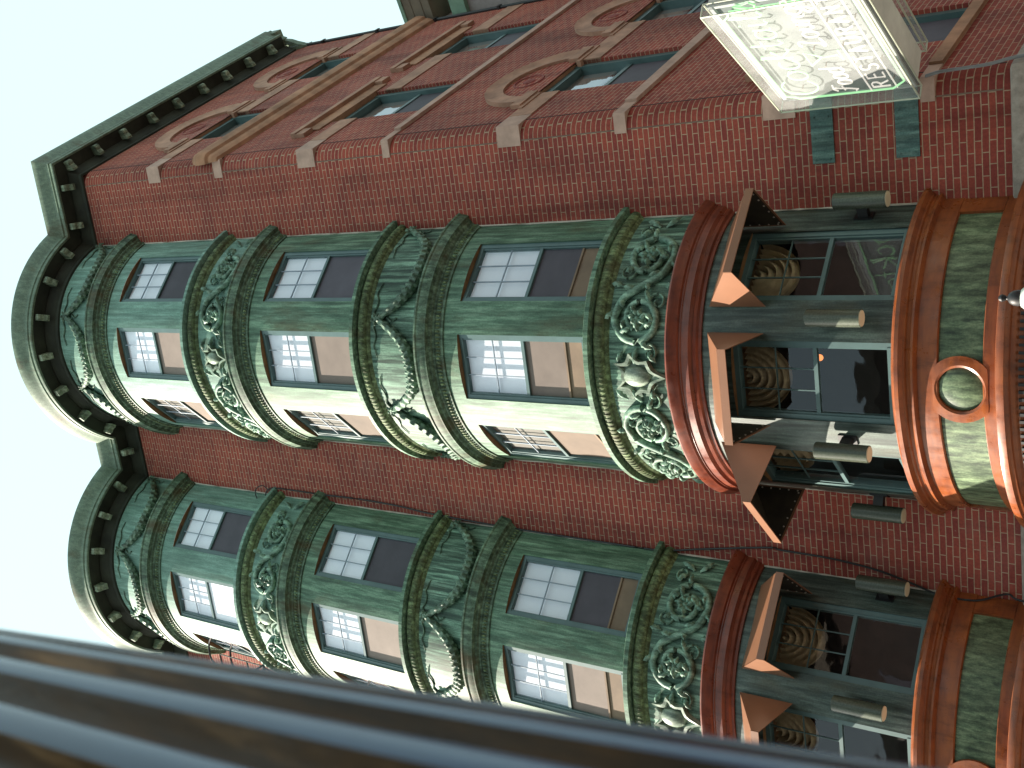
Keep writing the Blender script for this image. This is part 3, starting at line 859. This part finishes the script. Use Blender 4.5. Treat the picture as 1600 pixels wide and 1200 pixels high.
for zc, rv in ((14.42, .235), (7.60, .29)):
    for sg in (-1, 1):
        m = MB(); scroll_half(m, zc, rv, sg); m.build('scroll_relief', M['ornament'], bay1, True, ang=60)
    # cartouche shield
    k_ = rv / .29
    cusps = [(-.15, .30), (0, .22), (.15, .30), (.27, .10), (.19, -.14), (0, -.38), (-.19, -.14), (-.27, .10)]
    out = []
    for i in range(len(cusps)):
        p, q = cusps[i], cusps[(i + 1) % len(cusps)]
        for t in range(5):
            t_ = t / 5; x = p[0] + (q[0] - p[0]) * t_; y = p[1] + (q[1] - p[1]) * t_
            d_ = 1 - .22 * math.sin(PI * t_)
            out.append((x * d_ * k_ * .9, y * d_ * k_ * .9))
    m = MB()
    m.grid([[CU(x, zc + y, -.002) for x, y in out], [CU(x, zc + y, .075) for x, y in out], [CU(x * .80, zc + y * .80, .07) for x, y in out], [CU(x * .70, zc + y * .70, .02) for x, y in out], [CU(x * .4, zc + y * .4, .02) for x, y in out]], True)
    c = CU(0, zc + .02, .03)
    m.ell(lambda x, y, zz: (c[0] + x, c[1] + y, c[2] + zz), .115 * k_, .075, .165 * k_, 16, 10)
    m.build('shield', M['shield'], bay1, True, ang=40)
def garland(zt, zs, mat):
    ends = [-1.86, -0.62, 0.56, 1.86]
    for a, b in zip(ends[:-1], ends[1:]):
        m = MB(); P = []
        for k in range(161):
            t = k / 160; u = a + (b - a) * t
            z = zt - (zt - zs) * (1 - abs(2 * t - 1) ** 2.4)
            P.append(Vector(CU(u, z, .04 + .02 * math.sin(PI * t))))
        ref = Vector((0, 0, 1))
        m.tube(P, lambda t: 0.036 + .044 * math.sin(PI * t), 16, True, ref, lambda t, ph: .80 + .36 * abs(math.sin(2 * ph + 52 * t)) * abs(math.sin(2 * ph - 52 * t)))
        m.build('garland', mat, bay1, True, ang=50)
    rnd = random.Random(5)
    for e in ends:                                # knots and fluttering ribbons
        m = MB()
        c = CU(e, zt, .03); m.ell(lambda x, y, zz: (c[0] + x, c[1] + y, c[2] + zz), .05, .05, .06)
        for q in range(5): leaf(m, e, zt, 2 * PI * q / 5 + .4, .085, .03, .03, .04, 2)
        for sg in (-1, 1):
            if abs(e) > 1.5 and sg * e > 0: continue
            pts_ = [(e + sg * .02, zt + .03, 0)]
            for k in range(1, 7): pts_.append((e + sg * (.02 + .075 * k), zt + .05 + .022 * math.sin(k * 1.9), 0))
            m.tube([CU(p.x, p.y, .012) for p in catmull(pts_, 5)], lambda t: .013 * (1 - .5 * t), 5)
        pts_ = [(e, zt - .04, 0), (e + .025, zt - .14, 0), (e - .02, zt - .22, 0), (e + .02, zt - .30, 0)]
        m.tube([CU(p.x, p.y, .012) for p in catmull(pts_, 5)], .012, 5)
        m.build('ribbon_knot', mat, bay1, True, ang=60)
garland(18.03, 17.52, M['garland'])
garland(11.30, 10.74, M['garland'])

# second bay: the same parts, moved along the wall
bay2 = copy_tree(bay1, bld)
bay2.location = (B2X, 0, 0)
for ch in bay2.children:
    if ch.name.startswith('insect_screen'):
        zmid = sum(v.co.z for v in ch.data.vertices) / len(ch.data.vertices)
        xm = sum(v.co.x for v in ch.data.vertices) / len(ch.data.vertices)
        if zmid > 14 and abs(xm) < .2:                    # open white blind in the lower sash, top floor
            me_ = ch.data.copy(); me_.materials[0] = M['blind']; ch.data = me_
bay1['label'] = 'right copper bay, nearest the corner'
bay2['label'] = 'left copper bay, partly behind the dark post'

# ------------------------------------------------------------------ awnings over the shop windows
aw = empty('awning', (0, 0, 0))
HW = .47; W0 = 1.56; FR = 2.20
sec = [(W0, 6.80), (FR, 6.38), (FR, 6.30), (W0, 6.20)]           # (distance, height)
m = MB(); t_ = .012
m.add([(-HW, -W0, 6.80), (HW, -W0, 6.80), (HW, -FR, 6.38), (-HW, -FR, 6.38), (-HW, -W0, 6.80 - t_), (HW, -W0, 6.80 - t_), (HW, -FR, 6.38 - t_), (-HW, -FR, 6.38 - t_)],
      [(0, 3, 2, 1), (4, 5, 6, 7), (0, 1, 5, 4), (2, 3, 7, 6)])
m.build('top_panel', M['awning'], aw)
m = MB(); m.box(-HW, HW, -FR - .006, -FR + .006, 6.30, 6.385); m.build('valance', M['awning'], aw)
RIV = None
for sg in (-1, 1):
    m = MB(); x0, x1 = (sg * HW - (.008 if sg > 0 else 0), sg * HW + (.008 if sg < 0 else 0))
    A = [(x0, -d, z) for d, z in sec]; B = [(x1, -d, z) for d, z in sec]
    m.poly(A); m.poly(B[::-1]); m.grid([A + A[:1], B + B[:1]])
    sp = m.build('side_panel', M['awning'], aw)
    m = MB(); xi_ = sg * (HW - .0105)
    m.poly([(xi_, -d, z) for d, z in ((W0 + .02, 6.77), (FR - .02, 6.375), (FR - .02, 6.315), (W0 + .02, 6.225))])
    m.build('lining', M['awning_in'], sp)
    spots_ = [(W0 + .06 + .1 * k, 6.245 + .10 * (.06 + .1 * k) / (FR - W0)) for k in range(6)] + [(W0 + .035, 6.27 + .1 * k) for k in range(5)]
    for d, z in spots_:
        rv_ = RIV.copy() if RIV else None
        if rv_ is None:
            m = MB(); m.ell(lambda x, y, zz: (x, y, zz), .007, .010, .010, 6, 4); rv_ = RIV = m.build('rivet', M['rivet'], sp, True)
        else:
            COL.objects.link(rv_); rv_.parent = sp
        rv_.location = (xi_ - sg * .003, -d, z)
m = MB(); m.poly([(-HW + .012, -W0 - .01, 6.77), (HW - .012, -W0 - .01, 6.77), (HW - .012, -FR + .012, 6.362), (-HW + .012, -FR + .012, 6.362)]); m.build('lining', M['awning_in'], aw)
AWL = [(B1X, 42.6, 'copper awning beside the corner brick strip, right of the three on the right bay'),
       (B1X, 0, 'copper awning at the middle of the right bay, orange front lit by sun'),
       (B1X, -42.6, 'dark sided awning turned left towards the brick strip between the two bays'),
       (B2X, 42.6, 'copper awning on the left bay nearest the brick strip between the bays'),
       (B2X, 0, 'awning on the left bay half hidden behind the dark post')]
AROOT = []
for i, (bx, a, lb) in enumerate(AWL):
    o = aw if i == 0 else copy_tree(aw)
    o.location = (bx, BC, 0); o.rotation_euler = (0, 0, R(a))
    tag(o, lb, 'awning', 'copper awnings over the shop windows')

# ------------------------------------------------------------------ cylinder wall lights
wl = empty('wall_light', (0, 0, 0))
m = MB(); m.lathe([(.078, 5.195), (.083, 5.19), (.083, 5.70), (.08, 5.705)], 0, -.19, 28); m.build('housing', M['lamp_body'], wl, True, ang=30)
m = MB(); m.lathe([(.074, 5.185), (.076, 5.193)], 0, -.19, 28); m.build('lens', M['lens'], wl)
m = MB(); m.box(-.035, .035, -.12, 0.01, 5.40, 5.50); m.box(-.055, .055, -.015, 0.012, 5.36, 5.54); m.build('bracket', M['iron'], wl)
LWL = [(B1X, 63.5, 'cylinder wall light beside the brick strip by the corner'), (B1X, 21.3, 'cylinder wall light on the right bay between right and middle windows'),
       (B1X, -21.3, 'cylinder wall light on the right bay, left of its middle window'), (B1X, -63.5, 'cylinder wall light at the left edge of the right bay against bricks'),
       (B2X, 63.5, 'cylinder wall light on the left bay beside the black cable'), (B2X, 21.3, 'cylinder wall light on the left bay below its two awnings near the post')]
for i, (bx, a, lb) in enumerate(LWL):
    o = wl if i == 0 else copy_tree(wl)
    t = R(a); o.location = (bx + BR * math.sin(t), BC - BR * math.cos(t), 0); o.rotation_euler = (0, 0, t)
    tag(o, lb, 'wall light', 'cylinder wall lights on the shopfront')

# ------------------------------------------------------------------ neon sign on the corner
ANG = R(-59)
SDv = Vector((math.cos(ANG), math.sin(ANG), 0)); SNv = Vector((SDv.y, -SDv.x, 0))
sg_ = empty('corner_sign', (V0.x, V0.y, 4.8))
tag(sg_, 'box sign with glowing neon lettering projecting from the brick corner', 'sign')
def ST(d, n, z): p = SDv * d + SNv * n; return (p.x, p.y, z - 4.8)
SX0, SX1, SZ0, SZ1 = 0.20, 1.99, 4.83, 6.15
m = MB(); m.box(SX0 + .03, SX1 - .03, -.15, .155, SZ0 + .03, SZ1 - .03, ST); m.build('cabinet', M['cabinet'], sg_)
m = MB(); m.box(SX0 + .02, SX1 - .02, .157, .172, SZ0 + .02, SZ1 - .02, ST); m.build('backing_panel', M['signback'], sg_)
def cover(n0, n1):
    m = MB()
    P = lambda d, z, n: ST(d, n, z)
    c4 = [(SX0, SZ0), (SX1, SZ0), (SX1, SZ1), (SX0, SZ1)]
    m.grid([[P(d, z, n0) for d, z in c4], [P(d, z, n1) for d, z in c4]], True); m.poly([P(d, z, n1) for d, z in c4])
    o = m.build('plastic_cover', M['cover'], sg_)
    m = MB()
    for n in (n0, n1):
        for i in range(4):
            a, b = c4[i], c4[(i + 1) % 4]; m.tube([P(*a, n), P(*b, n)], .008, 6)
    for a in c4: m.tube([P(*a, n0), P(*a, n1)], .007, 6)
    m.build('edge_trim', M['rim'], o)
cover(.175, .30); cover(-.165, -.26)
m = MB()
for d0, d1, z0, z1 in ((SX0 + .03, SX1 - .03, SZ1 - .075, SZ1 - .035), (SX0 + .03, SX1 - .03, SZ0 + .035, SZ0 + .06), (SX0 + .025, SX0 + .05, SZ0 + .03, SZ1 - .03), (SX1 - .06, SX1 - .025, SZ0 + .03, SZ1 - .03)):
    m.box(d0, d1, .173, .20, z0, z1, ST)
m.build('raceway', plain('white_raceway', (0.45, 0.48, 0.48), 0.4, 0.08), sg_)
# neon strokes
def arc(cx_, cy_, rx, ry, a0_, a1_, n=14): return [(cx_ + rx * math.cos(R(a0_ + (a1_ - a0_) * k / n)), cy_ + ry * math.sin(R(a0_ + (a1_ - a0_) * k / n))) for k in range(n + 1)]
G = {
 'R': (.62, [[(0, 0), (0, 1)], [(0, 1), (.32, 1), (.48, .88), (.48, .66), (.32, .52), (0, .52)], [(.24, .52), (.52, 0)]]),
 'E': (.56, [[(.46, 0), (0, 0), (0, 1), (.46, 1)], [(0, .52), (.36, .52)]]),
 'S': (.58, [arc(.24, .75, .24, .25, 30, 270, 12) + arc(.24, .25, .24, .25, 90, -150, 12)]),
 'T': (.56, [[(0, 1), (.5, 1)], [(.25, 1), (.25, 0)]]),
 'A': (.60, [[(0, 0), (.26, 1), (.52, 0)], [(.1, .36), (.42, .36)]]),
 'U': (.60, [[(0, 1), (0, .25)] + arc(.25, .25, .25, .25, 180, 360, 10) + [(.5, 1)]]),
 'N': (.62, [[(0, 0), (0, 1), (.5, 0), (.5, 1)]]),
 'C': (.62, [arc(.36, .5, .36, .55, 40, 320, 20)]),
 'L': (.56, [[(.06, .95)] + arc(.22, .86, .16, .16, 150, -60, 10) + [(.16, .1)] + arc(.12, .06, .12, .08, 20, 250, 8) + [(.3, .03), (.52, .1)]]),
 'F': (.52, [[(.02, .85), (.2, 1.0), (.55, .95)], [(.28, .97), (.2, .3), (.1, -.05), (-.02, .08)], [(.08, .52), (.42, .56)]]),
 'o': (.44, [arc(.2, .3, .2, .3, 60, 420, 16) + [(.44, .45)]]),
 'c': (.40, [arc(.22, .3, .2, .3, 50, 320, 14) + [(.40, .12)]]),
 'k': (.44, [[(0, .1), (.12, .6), (.16, .95), (.08, 1.0), (.06, .7), (.06, 0)], [(.34, .58), (.1, .32), (.38, 0), (.44, .08)]]),
 't': (.32, [[(.14, 1.0), (.12, .15), (.2, 0), (.32, .1)], [(0, .62), (.3, .64)]]),
 'a': (.46, [arc(.2, .3, .2, .3, 40, 330, 16), [(.4, .6), (.38, .1), (.46, .04)]]),
 'i': (.22, [[(.08, .6), (.07, .1), (.14, 0), (.22, .08)], [(.085, .82), (.09, .88)]]),
 'l': (.28, [[(.02, .2), (.18, .85), (.1, 1.02), (.06, .8), (.08, .1), (.16, 0), (.28, .1)]]),
 's': (.36, [[(.02, .1), (.2, .62), (.24, .35), (.3, .12), (.18, 0), (.04, .08)]]),
 'd': (.46, [arc(.2, .3, .2, .3, 40, 330, 16), [(.42, 1.0), (.38, .1), (.46, .04)]]),
 'u': (.46, [[(.04, .6), (.04, .15), (.14, 0), (.3, .1), (.38, .6)], [(.38, .6), (.38, .1), (.46, .05)]]),
 'n': (.46, [[(.04, 0), (.06, .6)], [(.06, .4), (.2, .6), (.34, .5), (.36, .1), (.46, .05)]]),
 'g': (.46, [arc(.2, .32, .2, .28, 40, 330, 16), [(.4, .6), (.38, -.2), (.2, -.42), (.04, -.25), (.2, -.08), (.46, .1)]]),
 'e': (.42, [[(.04, .28), (.36, .38), (.3, .58), (.14, .58), (.03, .3), (.12, .03), (.28, 0), (.42, .12)]]),
}
def text_len(t, h, gap): return sum(G[c][0] * h + gap for c in t) - gap
def neon(mb, strokes, rad=.0085, n=.222):
    for st in strokes:
        mb.tube([ST(d, n, z) for d, z in st], rad, 6, ref=Vector((0.3, 0.2, 1)))
def write(mb, t, d0, z0, h, gap, wid=1.0, rad=.0085, slope=0.0, sl=0.0):
    d = d0; P = []
    for c in t:
        wd, ss = G[c]
        hh = h
        for st in ss: P.append([(d + (x * wid + sl * y) * h, z0 + slope * (d - d0) + y * hh) for x, y in st])
        d += wd * h * wid + gap
    neon(mb, P, rad)
m = MB(); write(m, 'Cocktails', .36, 5.70, .30, .035, 1.28, .0095, 0, .08); m.build('script_lettering', M['neon_green'], sg_, True)
m = MB(); write(m, 'Food', .33, 5.36, .21, .018, 1.0, .008, 0, .1); write(m, 'Lounge', 1.16, 5.36, .22, .016, 1.12, .008, 0, .1); m.build('script_lettering', M['neon_white'], sg_, True)
m = MB(); write(m, 'RESTAURANT', .35, 5.055, .155, .058, 1.12, .0085); m.build('capital_lettering', M['neon_white'], sg_, True)
m = MB(); neon(m, [[(.30, 5.245), (1.89, 5.245)], [(.30, 5.01), (1.89, 5.01)]], .008); m.build('rule_lines', M['neon_white'], sg_, True)
m = MB()
neon(m, [[(.86, 5.60), (.98, 5.47), (.98, 5.33), (.90, 5.30), (1.06, 5.30)], [(.98, 5.47), (1.10, 5.60), (.86, 5.60)]], .009); m.build('cocktail_glass', M['neon_green'], sg_, True)
m = MB()
bd = [(SX0 + .09, 5.05), (SX0 + .09, 5.93), (SX0 + .13, 5.97), (SX0 + .16, 6.05), (SX1 - .22, 6.05), (SX1 - .17, 5.99), (SX1 - .10, 5.95), (SX1 - .10, 5.02), (SX1 - .16, 4.97), (SX1 - .2, 4.92), (SX0 + .2, 4.92), (SX0 + .15, 4.98), (SX0 + .09, 5.05)]
neon(m, [bd], .010)
m.build('neon_border', M['neon_green'], sg_, True)
m = MB()
for d in (.45, .8, 1.1, 1.5, 1.8):
    for z in (5.0, 5.24, 5.5, 5.85): m.tube([ST(d, .173, z), ST(d, .215, z)], .006, 5)
m.build('tube_supports', plain('brown_tube_stub', (.25, .15, .1), .6, .2), sg_)
for z0, z1 in ((5.765, 5.99), (4.945, 5.165)):
    m = MB()
    m.box(-.70, -.02, -.014, -.002, z0, z1)
    m.v = [(x, y, z - 4.8) for x, y, z in m.v]
    for d in (-.66, -.45, -.25):
        for z in (z0 + .04, z1 - .04): m.ell(lambda x, y, zz: (d + x, -.016 + y, z - 4.8 + zz), .009, .008, .009, 6, 4)
    m.box(-.02, .24, -.03, .03, z0, z1, lambda d, n, z: ST(d, n, z))
    m.build('mounting_plate', M['plate'], sg_)

# ------------------------------------------------------------------ cable and conduit
pts_ = [(-5.62, -.12, 15.1), (-5.45, -.05, 15.2), (-5.32, -.03, 15.13), (-5.28, -.02, 14.89), (-5.28, -.02, 13.98), (-5.27, -.02, 13.18), (-5.29, -.02, 12.43), (-5.33, -.02, 11.96), (-5.35, -.02, 11.5), (-5.38, -.02, 10.41), (-5.39, -.02, 9.03), (-5.39, -.02, 8.22), (-5.36, -.02, 8.0), (-5.29, -.02, 7.61), (-5.16, -.02, 6.8), (-5.17, -.02, 6.64), (-5.19, -.02, 6.06), (-5.25, -.02, 5.58), (-5.34, -.02, 5.24), (-5.42, -.03, 4.97), (-5.41, -.09, 4.8), (-5.40, -.1, 4.6), (-5.38, -.08, 4.48), (-5.31, -.03, 4.27), (-5.33, -.09, 4.13), (-5.34, -.09, 3.6)]
m = MB(); m.tube(catmull(pts_, 6), .011, 6)
m.tube(catmull([(-5.32, -.03, 15.13), (-5.25, -.06, 15.22), (-5.33, -.1, 15.35), (-5.5, -.12, 15.3), (-5.62, -.14, 15.05), (-5.68, -.14, 14.7)], 6), .008, 6)
tag(m.build('cable', M['iron'], None, True), 'thin black cable running down the brick strip between the bays', 'cable')
m = MB()
cp = [SP(-.02, .03, 4.86), SP(-.03, .06, 4.72), SP(-.05, .075, 4.5), SP(-.04, .08, 4.30), SP(0.02, .09, 4.12), SP(0.05, .1, 3.8), SP(0.05, .1, 3.0)]
m.tube(catmull(cp, 6), .016, 8)
tag(m.build('conduit', M['conduit'], None, True), 'grey pipe curving down the brick corner below the sign', 'pipe')

# ------------------------------------------------------------------ neighbouring building beyond the side facade
nb = empty('neighbour_building', tuple(SP(SEND + .1, 0, 0)))
tag(nb, 'adjoining building with brown cornice and mint painted oriel past the side facade', 'building')
O_ = SP(SEND + .1, 0, 0)
def NT(s, o, z): p = SD * s + SN * o; return (p.x, p.y, z)
m = MB(); m.box(0.03, 9, -6, -.05, 0.13, 15.3, NT); m.build('wall', M['greywood'], nb)
m = MB(); m.box(0.02, 9, -.05, .40, 14.95, 15.12, NT); m.box(0.01, 9, -.05, .46, 15.122, 15.34, NT); m.box(0.0, 9, -.05, .54, 15.342, 15.52, NT); m.build('cornice', M['brownwood'], nb)
m = MB(); m.box(-.02, 9, -.05, .60, 15.522, 15.60, NT); m.build('cornice_cap', M['mint'], nb)
m = MB(); m.box(.25, 2.2, -.05, .5, 9, 14.3, NT); m.build('oriel', M['greywood'], nb)
m = MB(); m.box(.15, 2.3, -.05, .55, 14.3, 14.62, NT); m.build('oriel_head', M['mint'], nb)
for z in (10.2, 12.4):
    for s in (.35, 1.3):
        m = MB(); m.box(s, s + .8, .48, .53, z, z + 1.6, NT); f_ = m.build('window', M['mint'], nb)
        m = MB(); m.box(s + .07, s + .73, .5, .534, z + .07, z + 1.53, NT); m.build('pane', M['screen'], f_)
# trim pipe up the end of the brick facade
m = MB(); m.tube([SP(SEND + .02, .02, z) for z in (4.2, 8, 12, 15, 17.6, 18.2)], .03, 8)
for k in range(10): m.box(-.05, .05, -.03, .06, 5 + 1.4 * k, 5.05 + 1.4 * k, lambda s, o, z: SP(SEND + .02 + s, o, z))
tag(m.build('downpipe', M['iron'], None, True), 'dark pipe up the far vertical edge of the side facade', 'pipe')

# ------------------------------------------------------------------ fire escape left of the left bay
fe = empty('fire_escape', (-9.6, 0, 14.2))
tag(fe, 'black iron fire escape left of the left bay behind the dark post', 'fire escape')
def fe_add(m, name, sm=False):
    m.v = [(x + 9.6, y, z - 14.2) for x, y, z in m.v]
    return m.build(name, M['iron'], fe, sm)
def platform(z, x0, x1, yd):
    m = MB(); n = 34
    for k in range(n):
        x = x0 + (x1 - x0) * k / (n - 1); m.box(x - .014, x + .014, -yd - .25, -.03 if x < -8.45 else -.74, z - .02, z)
    for y in (-yd, -yd / 2, -.05): m.box(x0, x1, y - .02, y + .02, z - .055, z - .021)
    fe_add(m, 'platform')
    m = MB()
    for k in range(15):
        x = x0 + (x1 - x0) * k / 14; m.tube([(x, -yd, z - .05), (x, -yd, z + 1.0)], .011, 5)
    for h in (.35, 1.0): m.tube([(x0, -yd, z + h), (x1, -yd, z + h)], .015, 5)
    m.tube([(x1, -.05, z - .75), (x1, -yd, z - .03)], .02, 6); m.tube([(x1 - .9, -.05, z - .75), (x1 - .9, -yd, z - .03)], .02, 6)
    m.tube([(x1, -yd, z + .05), (x1 - 1.0, -.05, z - .6)], .016, 6)
    fe_add(m, 'railing', True)
    for h in (.62, 1.15):
        m = MB()
        m.tube(catmull([(x1 + .42, -.66, z + h - .25), (x1 + .30, -.74, z + h + .0), (x1 + .05, -.76, z + h + .16), (x1 - .2, -yd, z + h + .05), (x1 - .25, -yd, z + h - .5)], 5), .017, 6)
        fe_add(m, 'gooseneck_rail', True)
platform(15.15, -10.6, -7.98, .8); platform(11.6, -10.6, -7.98, .8)

# ------------------------------------------------------------------ unseen houses added across the streets to shade the facade and reflect
def added_house(name, x0, x1, y0, y1, h, mat, label):
    r = empty(name, ((x0 + x1) / 2, (y0 + y1) / 2, 0)); tag(r, label, 'building')
    ox, oy = (x0 + x1) / 2, (y0 + y1) / 2
    hx, hy = (x1 - x0) / 2, (y1 - y0) / 2
    m = MB(); m.box(-hx, hx, -hy, hy, 0, h); m.build('wall', mat, r)
    m = MB(); m.box(-hx - .4, hx + .4, -hy - .4, hy + .4, h + .003, h + .5); m.build('cornice', M['brownwood'], r)
    m = MB()
    nx = int(2 * hx / 3)
    for f in range(int((h - 1) // 3.4)):
        for k in range(nx):
            x = -hx + (k + .5) * 2 * hx / nx; z = 1.4 + 3.4 * f
            m.box(x - .5, x + .5, hy - .1, hy + .02, z, z + 1.8); m.box(x - .5, x + .5, -hy - .02, -hy + .1, z, z + 1.8)
        ny = int(2 * hy / 3)
        for k in range(ny):
            y = -hy + (k + .5) * 2 * hy / ny; z = 1.4 + 3.4 * f
            m.box(-hx - .02, -hx + .1, y - .5, y + .5, z, z + 1.8); m.box(hx - .1, hx + .02, y - .5, y + .5, z, z + 1.8)
    o = m.build('windows', M['screen'], r); o['kind'] = 'stuff'
house_brick = plain('dull_house_brick', (0.065, 0.04, 0.032), 0.9, 0.3, 2.0)
house_tan = plain('dull_tan_render', (0.22, 0.17, 0.12), 0.9, 0.25, 2.0)
added_house('unseen_row_house', -30, 6, -36, -25, 13.5, house_brick, 'added unseen brown brick row across the street behind the photographer')
added_house('unseen_row_house', 7, 26, -36, -25, 11.0, house_tan, 'added unseen tan rendered row across the street behind the photographer')
added_house('unseen_row_house', 15, 26, -18, 16, 15.0, house_brick, 'added unseen tall brown brick row across the side street to the right')

# ------------------------------------------------------------------ street lamp whose finial shows at the bottom of the view
lp = empty('street_lamp', (-1.36, -4.35, 0.0))
tag(lp, 'street lamp whose dark ball finial rises before the orange shopfront base', 'street lamp')
m = MB(); m.lathe([(.006, 3.225), (.016, 3.22), (.022, 3.205), (.016, 3.188), (.010, 3.182), (.012, 3.176), (.030, 3.165), (.042, 3.145), (.046, 3.12), (.044, 3.10)][::-1], 0, 0, 20)
m.build('finial', M['iron'], lp, True)
m = MB(); m.lathe([(.052, 3.10), (.062, 3.085), (.10, 3.06), (.15, 3.0), (.19, 2.93), (.20, 2.90), (.17, 2.6), (.12, 2.42)][::-1], 0, 0, 24); m.build('lantern', M['lantern'], lp, True)
m = MB(); m.lathe([(.20, 0.0), (.20, .3), (.10, .5), (.07, .7), (.055, 2.3), (.1, 2.36), (.11, 2.42)], 0, 0, 16); m.build('post', M['iron'], lp, True)

# ------------------------------------------------------------------ fluted post close to the camera
D_ = 0.45; bear = R(-58.76)
pc = Vector((CAM.x + D_ * math.sin(bear), CAM.y + D_ * math.cos(bear), 0))
ap = 1.6 + 5.04 * D_; Re = 0.423 * D_
fp = empty('lamp_post', (pc.x, pc.y, 0))
tag(fp, 'big dark fluted metal post tapering upward, close and out of focus', 'post')
m = MB()
NF = 26; SUB = 10
def pr(z): return Re * (ap - z) / (ap - 1.6)
zs_ = [0.35 + .15 * k for k in range(20)]
RF = .42                                   # share of each period taken by the flat ridge
def strip(q0, q1, dep, name, mat):
    m = MB()
    for i in range(NF):
        rows = []
        for z in zs_:
            row = []
            for k in range(SUB + 1):
                q = q0 + (q1 - q0) * k / SUB
                a = 2 * PI * (i + q + .30) / NF
                r_ = pr(z) * (1 - dep * math.sin(PI * k / SUB) ** .7)
                row.append((r_ * math.cos(a), r_ * math.sin(a), z))
            rows.append(row)
        m.grid(rows)
    return m.build(name, mat, fp, True, ang=60)
strip(0, RF, -.012, 'ridges', M['post_ridge'])
strip(RF, 1, .085, 'flutes', M['post'])
m = MB(); m.lathe([(.42, 0), (.42, .18), (.38, .24), (.36, .34), (.32, .37)], 0, 0, 32); m.build('plinth', M['post'], fp, True)
m = MB(); m.lathe([(.05, 3.15), (.07, 3.2), (.07, 3.26), (.04, 3.32), (.03, 3.6)], 0, 0, 24); m.build('collar', M['post'], fp, True)
